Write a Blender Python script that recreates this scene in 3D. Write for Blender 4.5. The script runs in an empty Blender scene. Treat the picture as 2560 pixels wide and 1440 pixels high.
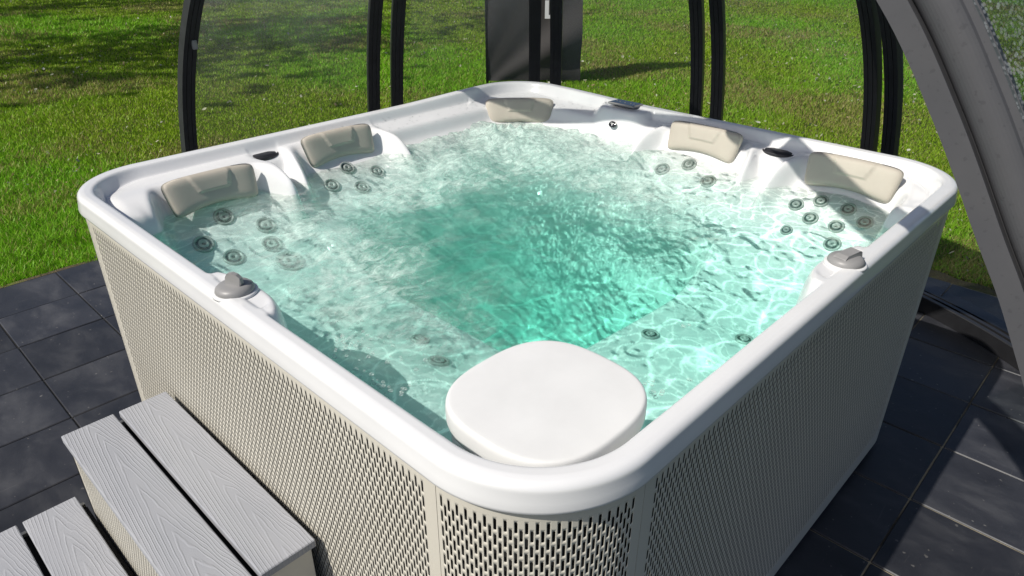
import bpy, math, random
import numpy as np
from mathutils import Vector, Matrix

random.seed(7)
RNG = np.random.default_rng(11)
SC = bpy.context.scene
COL = SC.collection

# ------------------------------------------------------------------ camera
CAM = (-0.5435, -0.4475, 1.8756)
YAW, PITCH, ROLL = 0.76512, -0.49206, 0.00155
cd = bpy.data.cameras.new('camera')
cam = bpy.data.objects.new('camera', cd)
COL.objects.link(cam)
SC.camera = cam
cd.sensor_width = 36.0
cd.lens = 1759.05 / 2560 * 36
cd.clip_start = 0.02
cd.clip_end = 500
_d = Vector((math.cos(PITCH) * math.cos(YAW), math.cos(PITCH) * math.sin(YAW), math.sin(PITCH)))
_r = _d.cross(Vector((0, 0, 1))).normalized()
_u = _r.cross(_d)
_r2 = _r * math.cos(ROLL) + _u * math.sin(ROLL)
_u2 = _u * math.cos(ROLL) - _r * math.sin(ROLL)
_M = Matrix((_r2, _u2, -_d)).transposed().to_4x4()
_M.translation = Vector(CAM)
cam.matrix_world = _M

# ------------------------------------------------------------------ sky and sun
SUN = Vector((-0.89, 0.215, 1.0)).normalized()       # direction towards the sun
ELEV = math.asin(SUN.z)
world = bpy.data.worlds.new('World')
SC.world = world
world.use_nodes = True
wn = world.node_tree.nodes
wl = world.node_tree.links
wn.clear()
sky = wn.new('ShaderNodeTexSky')
sky.sky_type = 'NISHITA'
sky.sun_disc = False
sky.sun_elevation = ELEV
sky.sun_rotation = math.atan2(SUN.x, SUN.y)
sky.air_density = 0.6
sky.dust_density = 1.6
bg = wn.new('ShaderNodeBackground')
bg.inputs['Strength'].default_value = 0.115
wo = wn.new('ShaderNodeOutputWorld')
wl.new(sky.outputs[0], bg.inputs[0])
wl.new(bg.outputs[0], wo.inputs[0])
sl = bpy.data.lights.new('sun', 'SUN')
sl.energy = 5.0
sl.angle = math.radians(0.53)
sl.color = (1.0, 0.955, 0.88)
sun = bpy.data.objects.new('sun', sl)
COL.objects.link(sun)
sun.rotation_euler = SUN.to_track_quat('Z', 'Y').to_euler()
SC.view_settings.view_transform = 'Standard'
SC.view_settings.look = 'None'
SC.view_settings.exposure = -0.30
SC.view_settings.gamma = 1.0
SC.view_settings.use_curve_mapping = False
SC.render.engine = 'CYCLES'
SC.cycles.use_denoising = True
SC.cycles.max_bounces = 10
SC.cycles.transmission_bounces = 8
SC.cycles.transparent_max_bounces = 16
SC.cycles.sample_clamp_indirect = 6.0

# ------------------------------------------------------------------ helpers
def mesh_obj(name, verts, faces, mat=None, parent=None, smooth=False, mats=None, midx=None):
    me = bpy.data.meshes.new(name)
    me.from_pydata([tuple(v) for v in verts], [], [tuple(f) for f in faces])
    return link(name, me, mat, parent, smooth, mats, midx)

def link(name, me, mat=None, parent=None, smooth=False, mats=None, midx=None):
    o = bpy.data.objects.new(name, me)
    COL.objects.link(o)
    if mat:
        me.materials.append(mat)
    for m in mats or ():
        me.materials.append(m)
    if midx is not None:
        me.polygons.foreach_set('material_index', np.asarray(midx, dtype=np.int32))
    if smooth:
        me.polygons.foreach_set('use_smooth', np.ones(len(me.polygons), dtype=bool))
    if parent:
        o.parent = parent
    me.update()
    return o

def np_mesh(name, V, quads=None, tris=None):
    """fast mesh from numpy arrays"""
    me = bpy.data.meshes.new(name)
    V = np.asarray(V, dtype=np.float32)
    q = np.zeros((0, 4), np.int32) if quads is None else np.asarray(quads, np.int32)
    t = np.zeros((0, 3), np.int32) if tris is None else np.asarray(tris, np.int32)
    me.vertices.add(len(V))
    me.vertices.foreach_set('co', V.ravel())
    nl = q.size + t.size
    me.loops.add(nl)
    me.loops.foreach_set('vertex_index', np.concatenate([q.ravel(), t.ravel()]))
    starts = np.concatenate([np.arange(len(q)) * 4, q.size + np.arange(len(t)) * 3]).astype(np.int32)
    me.polygons.add(len(q) + len(t))
    me.polygons.foreach_set('loop_start', starts)
    me.update(calc_edges=True)
    me.validate()
    return me

def tag(o, label=None, cat=None, group=None, kind=None):
    if label: o['label'] = label
    if cat: o['category'] = cat
    if group: o['group'] = group
    if kind: o['kind'] = kind
    return o

def empty(name, loc=(0, 0, 0)):
    o = bpy.data.objects.new(name, None)
    o.location = loc
    COL.objects.link(o)
    return o

def smooth(a, b, t):
    t = np.clip((np.asarray(t, float) - a) / (b - a), 0, 1)
    return t * t * (3 - 2 * t)

def box_vf(x0, x1, y0, y1, z0, z1, b=0.0):
    """box with small chamfer on all edges"""
    if b <= 0:
        v = [(x, y, z) for z in (z0, z1) for y in (y0, y1) for x in (x0, x1)]
        f = [(0, 2, 3, 1), (4, 5, 7, 6), (0, 1, 5, 4), (2, 6, 7, 3), (0, 4, 6, 2), (1, 3, 7, 5)]
        return v, f
    xs, ys, zs = (x0, x1), (y0, y1), (z0, z1)
    v = []; ids = {}
    for i in (0, 1):
        for j in (0, 1):
            for k in (0, 1):
                X, Y, Z = xs[i], ys[j], zs[k]
                sx, sy, sz = (b if i == 0 else -b), (b if j == 0 else -b), (b if k == 0 else -b)
                ids[i, j, k] = len(v)
                v += [(X, Y + sy, Z + sz), (X + sx, Y, Z + sz), (X + sx, Y + sy, Z)]
    f = []
    for i in (0, 1):
        q = [ids[i, 0, 0], ids[i, 1, 0], ids[i, 1, 1], ids[i, 0, 1]]
        f.append(q if i else q[::-1])
        q = [ids[0, i, 0] + 1, ids[1, i, 0] + 1, ids[1, i, 1] + 1, ids[0, i, 1] + 1]
        f.append(q[::-1] if i else q)
        q = [ids[0, 0, i] + 2, ids[1, 0, i] + 2, ids[1, 1, i] + 2, ids[0, 1, i] + 2]
        f.append(q if i else q[::-1])
    for k in (0, 1):
        for j in (0, 1):
            q = [ids[0, j, k] + 1, ids[1, j, k] + 1, ids[1, j, k] + 2, ids[0, j, k] + 2]
            f.append(q if (j ^ k) else q[::-1])
            q = [ids[j, 0, k] + 0, ids[j, 1, k] + 0, ids[j, 1, k] + 2, ids[j, 0, k] + 2]
            f.append(q[::-1] if (j ^ k) else q)
            q = [ids[j, k, 0] + 0, ids[j, k, 1] + 0, ids[j, k, 1] + 1, ids[j, k, 0] + 1]
            f.append(q if (j ^ k) else q[::-1])
    for i in (0, 1):
        for j in (0, 1):
            for k in (0, 1):
                a = ids[i, j, k]
                t = (a, a + 1, a + 2)
                f.append(t if (i + j + k) % 2 else t[::-1])
    return v, f

def lathe_vf(prof, n=32, sx=1.0, sy=1.0, power=None):
    """prof: list of (r, z). closed at top and bottom if r==0"""
    v = []; f = []
    ang = [2 * math.pi * i / n for i in range(n)]
    for r, z in prof:
        for a in ang:
            c, s = math.cos(a), math.sin(a)
            if power:
                k = (abs(c) ** power + abs(s) ** power) ** (-1.0 / power)
                c *= k; s *= k
            v.append((r * c * sx, r * s * sy, z))
    for j in range(len(prof) - 1):
        for i in range(n):
            a = j * n + i; b = j * n + (i + 1) % n
            f.append((a, b, b + n, a + n))
    f.append(tuple(range(n))[::-1])
    f.append(tuple(range((len(prof) - 1) * n, len(prof) * n)))
    return v, f

def field(n, lo, hi, beta, seed, aniso=(1, 1)):
    """band limited random field on an n x n grid, unit std; lo/hi in cycles over the grid"""
    g = np.random.default_rng(seed)
    F = np.fft.rfft2(g.standard_normal((n, n)))
    ky = np.fft.fftfreq(n)[:, None] * n * aniso[1]
    kx = np.fft.rfftfreq(n)[None, :] * n * aniso[0]
    k = np.sqrt(kx * kx + ky * ky) + 1e-6
    A = k ** (-beta) / (1 + (lo / k) ** 6) / (1 + (k / hi) ** 6)
    r = np.fft.irfft2(F * A, s=(n, n))
    return (r - r.mean()) / r.std()

# ------------------------------------------------------------------ materials
def nt(name):
    m = bpy.data.materials.new(name)
    m.use_nodes = True
    t = m.node_tree
    t.nodes.clear()
    out = t.nodes.new('ShaderNodeOutputMaterial')
    return m, t, out

class NB:
    """tiny node builder"""
    def __init__(self, t): self.t = t
    def n(self, kind, **kw):
        nd = self.t.nodes.new('ShaderNode' + kind)
        for k, v in kw.items():
            if k.startswith('i_'):
                key = k[2:]
                key = int(key) if key.isdigit() else key.replace('_', ' ')
                self.set(nd, key, v)
            else:
                setattr(nd, k, v)
        return nd
    def set(self, nd, key, v):
        s = nd.inputs[key]
        if isinstance(v, bpy.types.NodeSocket): self.t.links.new(v, s)
        elif isinstance(v, bpy.types.Node): self.t.links.new(v.outputs[0], s)
        else: s.default_value = v
    def math(self, op, a, b=None, c=None, clamp=False):
        nd = self.t.nodes.new('ShaderNodeMath'); nd.operation = op; nd.use_clamp = clamp
        self.set(nd, 0, a)
        if b is not None: self.set(nd, 1, b)
        if c is not None: self.set(nd, 2, c)
        return nd.outputs[0]
    def ramp(self, fac, stops, interp='LINEAR'):
        nd = self.t.nodes.new('ShaderNodeValToRGB')
        cr = nd.color_ramp; cr.interpolation = interp
        while len(cr.elements) > 1: cr.elements.remove(cr.elements[-1])
        for i, (p, c) in enumerate(stops):
            if not hasattr(c, '__len__'): c = (c, c, c)
            e = cr.elements[0] if i == 0 else cr.elements.new(p)
            e.position = p; e.color = (*c[:3], 1)
        self.set(nd, 0, fac)
        return nd.outputs[0]
    def mix(self, fac, a, b, blend='MIX'):
        nd = self.t.nodes.new('ShaderNodeMix'); nd.data_type = 'RGBA'; nd.blend_type = blend
        for key, v in ((0, fac), (6, a), (7, b)):
            if isinstance(v, tuple): v = (*v[:3], 1)
            self.set(nd, key, v)
        return nd.outputs[2]
    def noise(self, vec, scale, detail=4, rough=0.55, dist=0.0):
        nd = self.n('TexNoise'); 
        if vec is not None: self.set(nd, 'Vector', vec)
        self.set(nd, 'Scale', scale); self.set(nd, 'Detail', detail); self.set(nd, 'Roughness', rough); self.set(nd, 'Distortion', dist)
        return nd.outputs[0]
    def mapping(self, vec, loc=(0, 0, 0), scale=(1, 1, 1), rot=(0, 0, 0)):
        nd = self.n('Mapping')
        self.set(nd, 'Vector', vec); self.set(nd, 'Location', loc); self.set(nd, 'Scale', scale); self.set(nd, 'Rotation', rot)
        return nd.outputs[0]
    def bump(self, h, strength=0.3, dist=0.01, normal=None):
        nd = self.n('Bump'); self.set(nd, 'Height', h); self.set(nd, 'Strength', strength); self.set(nd, 'Distance', dist)
        if normal is not None: self.set(nd, 'Normal', normal)
        return nd.outputs[0]

def principled(name, color, rough=0.5, metal=0.0, coat=0.0, spec=0.5, grain=0.0, gscale=60, bump=0.0, bscale=300, bdist=0.001):
    m, t, out = nt(name)
    b = NB(t)
    p = b.n('BsdfPrincipled')
    b.set(p, 'Metallic', metal); b.set(p, 'Coat Weight', coat); b.set(p, 'Specular IOR Level', spec)
    b.set(p, 'Coat Roughness', 0.05)
    tc = b.n('TexCoord').outputs['Object']
    n1 = b.noise(tc, gscale, 5)
    if grain > 0:
        c2 = tuple(min(1, c * (1 + grain)) for c in color); c1 = tuple(c * (1 - grain) for c in color)
        b.set(p, 'Base Color', b.ramp(n1, [(0.3, c1), (0.7, c2)]))
    else:
        b.set(p, 'Base Color', (*color, 1))
    b.set(p, 'Roughness', b.math('MULTIPLY_ADD', n1, 0.16 * rough, rough * 0.92))
    if bump > 0:
        b.set(p, 'Normal', b.bump(b.noise(tc, bscale, 3), bump, bdist))
    t.links.new(p.outputs[0], out.inputs[0])
    return m

M = {}
M['acrylic'] = principled('white_acrylic', (0.82, 0.82, 0.815), rough=0.20, coat=0.4, grain=0.03, gscale=5)
M['lid'] = principled('white_plastic_lid', (0.80, 0.80, 0.785), rough=0.42, grain=0.035, gscale=9, bump=0.08, bscale=500)
M['cream'] = principled('cream_painted_metal', (0.66, 0.625, 0.535), rough=0.38, grain=0.03, gscale=3)
M['liner'] = principled('dark_liner', (0.012, 0.012, 0.012), rough=0.9)
M['pillow'] = principled('beige_headrest_foam', (0.50, 0.455, 0.38), rough=0.62, grain=0.05, gscale=9, bump=0.12, bscale=700, bdist=0.0008)
M['grey_plastic'] = principled('grey_plastic', (0.29, 0.285, 0.28), rough=0.42, grain=0.04, gscale=20, bump=0.05, bscale=900)
M['white_plastic'] = principled('white_plastic', (0.78, 0.78, 0.77), rough=0.3)
M['black_gloss'] = principled('black_gloss_panel', (0.006, 0.006, 0.008), rough=0.08, coat=0.5)
M['black_grille'] = principled('black_grille', (0.02, 0.02, 0.024), rough=0.5, bump=0.4, bscale=400, bdist=0.003)
M['frame_black'] = principled('anthracite_powder_coat', (0.035, 0.037, 0.040), rough=0.45, grain=0.12, gscale=14, bump=0.05, bscale=900)
M['rail'] = principled('black_rail', (0.018, 0.018, 0.020), rough=0.42, grain=0.1, gscale=20)
M['rubber'] = principled('black_rubber', (0.012, 0.012, 0.013), rough=0.7)
M['steel'] = principled('jet_ring', (0.34, 0.37, 0.355), rough=0.3)
M['jet_dark'] = principled('jet_dark_plastic', (0.05, 0.085, 0.075), rough=0.4)
M['print_white'] = principled('white_print', (0.72, 0.72, 0.72), rough=0.6)

def mat_near_frame():
    m, t, out = nt('grey_powder_coat_with_water_spots')
    b = NB(t); p = b.n('BsdfPrincipled')
    tc = b.n('TexCoord').outputs['Object']
    a = b.noise(tc, 5, 5, 0.6)
    spots = b.noise(tc, 95, 2, 0.5)
    c = b.ramp(a, [(0.3, (0.074, 0.075, 0.082)), (0.7, (0.090, 0.090, 0.095))])
    s = b.ramp(spots, [(0.64, 0), (0.70, 1)])
    c = b.mix(b.math('MULTIPLY', s, 0.35), c, (0.045, 0.045, 0.05))
    b.set(p, 'Base Color', c); b.set(p, 'Roughness', 0.6); b.set(p, 'Specular IOR Level', 0.25)
    t.links.new(p.outputs[0], out.inputs[0])
    return m
M['near_frame'] = mat_near_frame()

def mat_tile():
    m, t, out = nt('black_slate_tile')
    b = NB(t); p = b.n('BsdfPrincipled')
    oi = b.n('ObjectInfo')
    tc = b.n('TexCoord').outputs['Object']
    off = b.n('VectorMath', operation='SCALE'); 
    comb = b.n('CombineXYZ'); b.set(comb, 0, oi.outputs['Random']); b.set(comb, 1, b.math('MULTIPLY', oi.outputs['Random'], 7.3))
    b.set(off, 0, comb.outputs[0]); off.inputs['Scale'].default_value = 37.0
    add = b.n('VectorMath', operation='ADD'); b.set(add, 0, tc); b.set(add, 1, off.outputs[0])
    vec = add.outputs[0]
    cloud = b.noise(b.mapping(vec, scale=(3.0, 1.6, 1), rot=(0, 0, 0.6)), 2.0, 7, 0.60, 0.35)
    fine = b.noise(vec, 70, 6, 0.7)
    scr = b.noise(b.mapping(vec, scale=(2.0, 22, 1), rot=(0, 0, 0.45)), 2.4, 6, 0.7, 0.6)
    base = b.ramp(cloud, [(0.28, (0.013, 0.014, 0.018)), (0.50, (0.022, 0.023, 0.028)), (0.68, (0.040, 0.041, 0.046)), (0.85, (0.080, 0.079, 0.080))])
    base = b.mix(b.math('MULTIPLY', b.ramp(scr, [(0.63, 0), (0.76, 1)]), 0.20), base, (0.17, 0.165, 0.155))
    dots = b.ramp(b.noise(vec, 55, 1, 0.4), [(0.735, 0), (0.77, 1)])
    base = b.mix(b.math('MULTIPLY', dots, 0.30), base, (0.24, 0.23, 0.21))
    tint = b.ramp(oi.outputs['Random'], [(0, 1.0), (1, 2.0)])
    base = b.mix(1.0, base, tint, 'MULTIPLY')
    b.set(p, 'Base Color', base)
    b.set(p, 'Roughness', b.ramp(cloud, [(0.3, 0.36), (0.8, 0.62)]))
    h = b.math('ADD', b.math('MULTIPLY', cloud, 1.0), b.math('MULTIPLY', fine, 0.25))
    b.set(p, 'Normal', b.bump(h, 0.55, 0.004))
    t.links.new(p.outputs[0], out.inputs[0])
    return m
M['tile'] = mat_tile()

def mat_joint():
    m, t, out = nt('joint_sand')
    b = NB(t); p = b.n('BsdfPrincipled')
    tc = b.n('TexCoord').outputs['Object']
    a = b.noise(tc, 3.0, 5); f = b.noise(tc, 120, 3)
    sand = b.mix(f, (0.20, 0.17, 0.12), (0.46, 0.40, 0.28))
    sep = b.n('SeparateXYZ'); b.set(sep, 0, tc)
    # the joints on the far side of the tub are filled with pale sand, those by the steps are empty
    side = b.ramp(b.math('ADD', b.math('MULTIPLY', sep.outputs[1], -0.25), 0.72), [(0.40, 0), (0.62, 1)])
    k = b.math('MULTIPLY', b.ramp(a, [(0.38, 0.15), (0.55, 1)]), side)
    b.set(p, 'Base Color', b.mix(k, (0.012, 0.012, 0.012), sand)); b.set(p, 'Roughness', 0.95)
    b.set(p, 'Normal', b.bump(f, 0.5, 0.004))
    t.links.new(p.outputs[0], out.inputs[0])
    return m
M['joint'] = mat_joint()

def mat_tread():
    m, t, out = nt('grey_composite_decking')
    b = NB(t); p = b.n('BsdfPrincipled')
    oi = b.n('ObjectInfo')
    tc = b.n('TexCoord').outputs['Object']
    sep = b.n('SeparateXYZ'); b.set(sep, 0, tc)
    X, Y = sep.outputs[0], sep.outputs[1]
    rnd = b.math('MULTIPLY', oi.outputs['Random'], 9.0)
    # cathedral grain: rings stretched along the board, warped by noise
    nv = b.n('CombineXYZ'); b.set(nv, 0, b.math('MULTIPLY', X, 9.0)); b.set(nv, 1, b.math('MULTIPLY', Y, 2.2)); b.set(nv, 2, rnd)
    warp = b.noise(nv.outputs[0], 1.0, 3, 0.5)
    nv2 = b.n('CombineXYZ'); b.set(nv2, 0, b.math('MULTIPLY', X, 60.0)); b.set(nv2, 1, b.math('MULTIPLY', Y, 25.0)); b.set(nv2, 2, rnd)
    jit = b.noise(nv2.outputs[0], 1.0, 2, 0.5)
    # V-nested arches repeating along the board
    yy = b.math('ADD', b.math('MULTIPLY', Y, 3.0), b.math('ADD', rnd, b.math('MULTIPLY', warp, 1.6)))
    xx = b.math('MULTIPLY', b.math('ADD', X, b.math('MULTIPLY', b.math('SUBTRACT', warp, 0.5), 0.05)), 24.0)
    par = b.math('MULTIPLY', b.math('POWER', b.math('ABSOLUTE', xx), 1.35), 1.0)
    ph = b.math('ADD', b.math('ADD', yy, par), b.math('MULTIPLY', jit, 0.10))
    ph = b.math('MULTIPLY', ph, 3.4)
    fr = b.math('FRACT', ph)
    line = b.math('ABSOLUTE', b.math('SUBTRACT', fr, 0.5))
    ridge = b.ramp(line, [(0.0, 1.0), (0.10, 0.55), (0.20, 0.0)])
    fade = b.ramp(b.noise(nv.outputs[0], 2.3, 2), [(0.30, 0.35), (0.55, 1)])
    ridge = b.math('MULTIPLY', ridge, fade)
    fine = b.noise(tc, 350, 3, 0.6)
    h = b.math('ADD', ridge, b.math('MULTIPLY', fine, 0.35))
    tone = b.noise(nv.outputs[0], 0.8, 4)
    base = b.ramp(tone, [(0.3, (0.325, 0.335, 0.36)), (0.7, (0.40, 0.405, 0.425))])
    base = b.mix(b.math('MULTIPLY', ridge, 0.10), base, (0.50, 0.505, 0.53))
    b.set(p, 'Base Color', base); b.set(p, 'Roughness', 0.7)
    b.set(p, 'Normal', b.bump(h, 0.6, 0.0016))
    t.links.new(p.outputs[0], out.inputs[0])
    return m
M['tread'] = mat_tread()

def mat_ground():
    m, t, out = nt('lawn_soil_and_thatch')
    b = NB(t); p = b.n('BsdfPrincipled')
    tc = b.n('TexCoord').outputs['Object']
    big = b.noise(tc, 0.55, 4, 0.55); mid = b.noise(tc, 3.5, 6, 0.65); fine = b.noise(tc, 45, 6, 0.7)
    c = b.ramp(mid, [(0.30, (0.030, 0.060, 0.006)), (0.55, (0.070, 0.120, 0.012)), (0.75, (0.14, 0.14, 0.035))])
    c = b.mix(b.ramp(big, [(0.42, 0), (0.66, 0.6)]), c, (0.12, 0.115, 0.04))
    c = b.mix(b.ramp(fine, [(0.42, 0), (0.75, 0.55)]), c, (0.03, 0.05, 0.01))
    b.set(p, 'Base Color', c); b.set(p, 'Roughness', 0.95); b.set(p, 'Specular IOR Level', 0.1)
    b.set(p, 'Normal', b.bump(fine, 0.8, 0.02))
    t.links.new(p.outputs[0], out.inputs[0])
    return m
M['ground'] = mat_ground()

def mat_attr(name, attr, rough=0.7, trans=0.25):
    m, t, out = nt(name)
    b = NB(t)
    at = b.n('Attribute', attribute_name=attr)
    d = b.n('BsdfDiffuse'); b.set(d, 'Color', at.outputs['Color'])
    tr = b.n('BsdfTranslucent'); b.set(tr, 'Color', at.outputs['Color'])
    g = b.n('BsdfGlossy'); b.set(g, 'Roughness', 0.45); b.set(g, 'Color', (0.8, 0.85, 0.75, 1))
    mx = b.n('MixShader'); b.set(mx, 0, trans); b.set(mx, 1, d); b.set(mx, 2, tr)
    m2 = b.n('MixShader'); b.set(m2, 0, 0.02); b.set(m2, 1, mx); b.set(m2, 2, g)
    t.links.new(m2.outputs[0], out.inputs[0])
    return m
M['grass'] = mat_attr('grass_blades', 'col')
M['leafcol'] = mat_attr('pale_fallen_leaves', 'col')

def mat_moss():
    m, t, out = nt('moss_and_soil_strip')
    b = NB(t); p = b.n('BsdfPrincipled')
    tc = b.n('TexCoord').outputs['Object']
    a = b.noise(tc, 6, 6, 0.65); f = b.noise(tc, 60, 5, 0.7)
    c = b.ramp(a, [(0.35, (0.10, 0.075, 0.05)), (0.5, (0.16, 0.13, 0.06)), (0.65, (0.17, 0.19, 0.04))])
    c = b.mix(b.math('MULTIPLY', f, 0.5), c, (0.05, 0.045, 0.02))
    b.set(p, 'Base Color', c); b.set(p, 'Roughness', 0.95)
    b.set(p, 'Normal', b.bump(f, 0.8, 0.02))
    t.links.new(p.outputs[0], out.inputs[0])
    return m
M['moss'] = mat_moss()

def mat_pane():
    m, t, out = nt('clear_polycarbonate_with_dust')
    b = NB(t)
    tc = b.n('TexCoord').outputs['Object']
    sep = b.n('SeparateXYZ'); b.set(sep, 0, tc)
    cloud = b.noise(tc, 2.2, 5, 0.6)
    speck = b.noise(tc, 260, 3, 0.7)
    # condensation droplets and dust lie thicker towards the top of each pane
    top = b.ramp(b.math('MULTIPLY', sep.outputs[2], 0.5), [(0.46, 0.0), (0.80, 1.0)])
    k = b.math('MULTIPLY', b.ramp(speck, [(0.46, 0.15), (0.62, 1.0)]), b.math('MULTIPLY_ADD', top, 0.17, 0.030))
    k = b.math('MULTIPLY', k, b.ramp(cloud, [(0.30, 0.4), (0.65, 1.5)]))
    dust = b.n('BsdfDiffuse'); b.set(dust, 'Color', (0.75, 0.76, 0.76, 1))
    dtr = b.n('BsdfTranslucent'); b.set(dtr, 'Color', (0.75, 0.76, 0.76, 1))
    dd = b.n('MixShader'); b.set(dd, 0, 0.5); b.set(dd, 1, dust); b.set(dd, 2, dtr)
    tr = b.n('BsdfTransparent'); b.set(tr, 'Color', (0.93, 0.94, 0.935, 1))
    gl = b.n('BsdfGlossy'); b.set(gl, 'Roughness', 0.03)
    fr = b.n('Fresnel'); b.set(fr, 'IOR', 1.3)
    a = b.n('MixShader'); b.set(a, 0, b.math('MULTIPLY', fr.outputs[0], 0.5)); b.set(a, 1, tr); b.set(a, 2, gl)
    c = b.n('MixShader'); b.set(c, 0, k); b.set(c, 1, a); b.set(c, 2, dd)
    t.links.new(c.outputs[0], out.inputs[0])
    return m
M['pane'] = mat_pane()

def mat_banner():
    m, t, out = nt('dark_grey_banner_fabric')
    b = NB(t)
    tc = b.n('TexCoord').outputs['Object']
    w = b.noise(tc, 250, 3)
    c = b.ramp(w, [(0.3, (0.040, 0.036, 0.035)), (0.7, (0.065, 0.058, 0.056))])
    d = b.n('BsdfPrincipled'); b.set(d, 'Base Color', c); b.set(d, 'Roughness', 0.75); b.set(d, 'Sheen Weight', 0.3)
    tr = b.n('BsdfTranslucent'); b.set(tr, 'Color', c)
    mx = b.n('MixShader'); b.set(mx, 0, 0.3); b.set(mx, 1, d); b.set(mx, 2, tr)
    t.links.new(mx.outputs[0], out.inputs[0])
    return m
M['banner'] = mat_banner()

def mat_water():
    m, t, out = nt('spa_water')
    b = NB(t)
    tc = b.n('TexCoord').outputs['Object']
    foam = b.n('Attribute', attribute_name='foam').outputs['Fac']
    caustic_web = b.n('Attribute', attribute_name='caustic_web').outputs['Fac']
    chop = b.n('Attribute', attribute_name='chop').outputs['Fac']
    stir = b.n('Attribute', attribute_name='stir').outputs['Fac']
    r1 = b.noise(b.mapping(tc, scale=(1, 1.6, 1), rot=(0, 0, 0.5)), 38, 4, 0.6, 1.2)
    bump = b.bump(r1, b.math('MULTIPLY_ADD', stir, 0.50, 0.0), 0.007)
    # churned zones break up what lies below; calm zones let it through, with caustic light lines painted into the clear colour
    chopn = b.noise(b.mapping(tc, scale=(1, 1.5, 1), rot=(0, 0, -0.4)), 44, 4, 0.6, 1.5)
    k = b.math('MULTIPLY', b.ramp(chopn, [(0.47, 0), (0.53, 1)]), chop)
    refr = b.n('BsdfRefraction'); b.set(refr, 'IOR', 1.33); b.set(refr, 'Roughness', 0.0); b.set(refr, 'Normal', bump)
    tr = b.n('BsdfTransparent'); b.set(tr, 'Color', b.mix(caustic_web, (0.94, 0.95, 0.95), (1.75, 1.7, 1.68)))
    gl = b.n('BsdfGlossy'); b.set(gl, 'Roughness', 0.02); b.set(gl, 'Normal', bump)
    fr = b.n('Fresnel'); b.set(fr, 'IOR', 1.33); b.set(fr, 'Normal', bump)
    a = b.n('MixShader'); b.set(a, 0, k); b.set(a, 1, tr); b.set(a, 2, refr)
    c = b.n('MixShader'); b.set(c, 0, fr.outputs[0]); b.set(c, 1, a); b.set(c, 2, gl)
    # aerated water: fine white streaks and specks
    n1 = b.noise(b.mapping(tc, scale=(1, 1.4, 1), rot=(0, 0, 0.9)), 10, 10, 0.70, 2.4)
    n2 = b.noise(tc, 120, 4, 0.7, 0.5)
    streak = b.math('MULTIPLY_ADD', n2, 0.30, b.math('ADD', n1, 0.075))
    f = b.math('MULTIPLY', foam, b.ramp(streak, [(0.55, 0.10), (0.72, 0.50), (0.88, 1.0)]), clamp=True)
    d = b.n('BsdfDiffuse'); b.set(d, 'Color', (0.80, 0.97, 0.89, 1))
    dt = b.n('BsdfTranslucent'); b.set(dt, 'Color', (0.74, 0.92, 0.85, 1))
    dd = b.n('MixShader'); b.set(dd, 0, 0.25); b.set(dd, 1, d); b.set(dd, 2, dt)
    e = b.n('MixShader'); b.set(e, 0, f); b.set(e, 1, c); b.set(e, 2, dd)
    t.links.new(e.outputs[0], out.inputs[0])
    va = b.n('VolumeAbsorption'); b.set(va, 'Color', (0.34, 0.90, 0.815, 1)); b.set(va, 'Density', 1.22)
    t.links.new(va.outputs[0], out.inputs['Volume'])
    return m
M['water'] = mat_water()

# ------------------------------------------------------------------ ground, lawn and paving
def lawn():
    n = 90
    xs = np.concatenate([np.linspace(-150, -8, 8), np.linspace(-7, 26, n), np.linspace(28, 160, 8)])
    ys = np.concatenate([np.linspace(-150, -8, 8), np.linspace(-7, 26, n), np.linspace(28, 160, 8)])
    X, Y = np.meshgrid(xs, ys, indexing='ij')
    Z = -0.03 + 0.0 * X
    inside = (X < 3.9) & (Y < 4.2) & (X > -4) & (Y > -4)
    Z = np.where(inside, -0.06, Z)
    V = np.stack([X, Y, Z], -1).reshape(-1, 3)
    a, c = X.shape
    I = np.arange(a * c).reshape(a, c)
    q = np.stack([I[:-1, :-1], I[1:, :-1], I[1:, 1:], I[:-1, 1:]], -1).reshape(-1, 4)
    o = link('lawn', np_mesh('lawn', V, q), M['ground'], smooth=True)
    tag(o, kind='structure')
lawn()

TX0, TXP, TY0, TYP = -0.131, 0.390, -0.180, 0.3842
def paving():
    x0, x1 = TX0 - 6 * TXP, TX0 + 10 * TXP
    y0, y1 = TY0 - 5 * TYP, TY0 + 11 * TYP
    v, f = box_vf(x0 - 0.01, x1 + 0.01, y0 - 0.01, y1 + 0.01, -0.08, -0.006)
    base = mesh_obj('paving', v, f, M['joint'])
    tag(base, kind='structure')
    meshes = []
    for k in range(3):
        g = 0.0028
        v, f = box_vf(-TXP / 2 + g, TXP / 2 - g, -TYP / 2 + g, TYP / 2 - g, -0.03, 0.0, 0.0035)
        me = bpy.data.meshes.new('tile'); me.from_pydata(v, [], f); me.materials.append(M['tile']); meshes.append(me)
    for i in range(-6, 10):
        for j in range(-5, 11):
            cx, cy = TX0 + (i + .5) * TXP, TY0 + (j + .5) * TYP
            if 0.15 < cx < 2.05 and 0.15 < cy < 2.0: continue      # under the tub
            o = bpy.data.objects.new('tile', meshes[(i * 7 + j) % 3])
            COL.objects.link(o)
            o.location = (cx + random.uniform(-.0008, .0008), cy + random.uniform(-.0008, .0008), random.uniform(-.0018, .0012))
            o.rotation_euler = (random.uniform(-.002, .002), random.uniform(-.002, .002), random.choice((0, math.pi)) + random.uniform(-.002, .002))
            o.parent = base
    return x1, y1
PX1, PY1 = paving()

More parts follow.
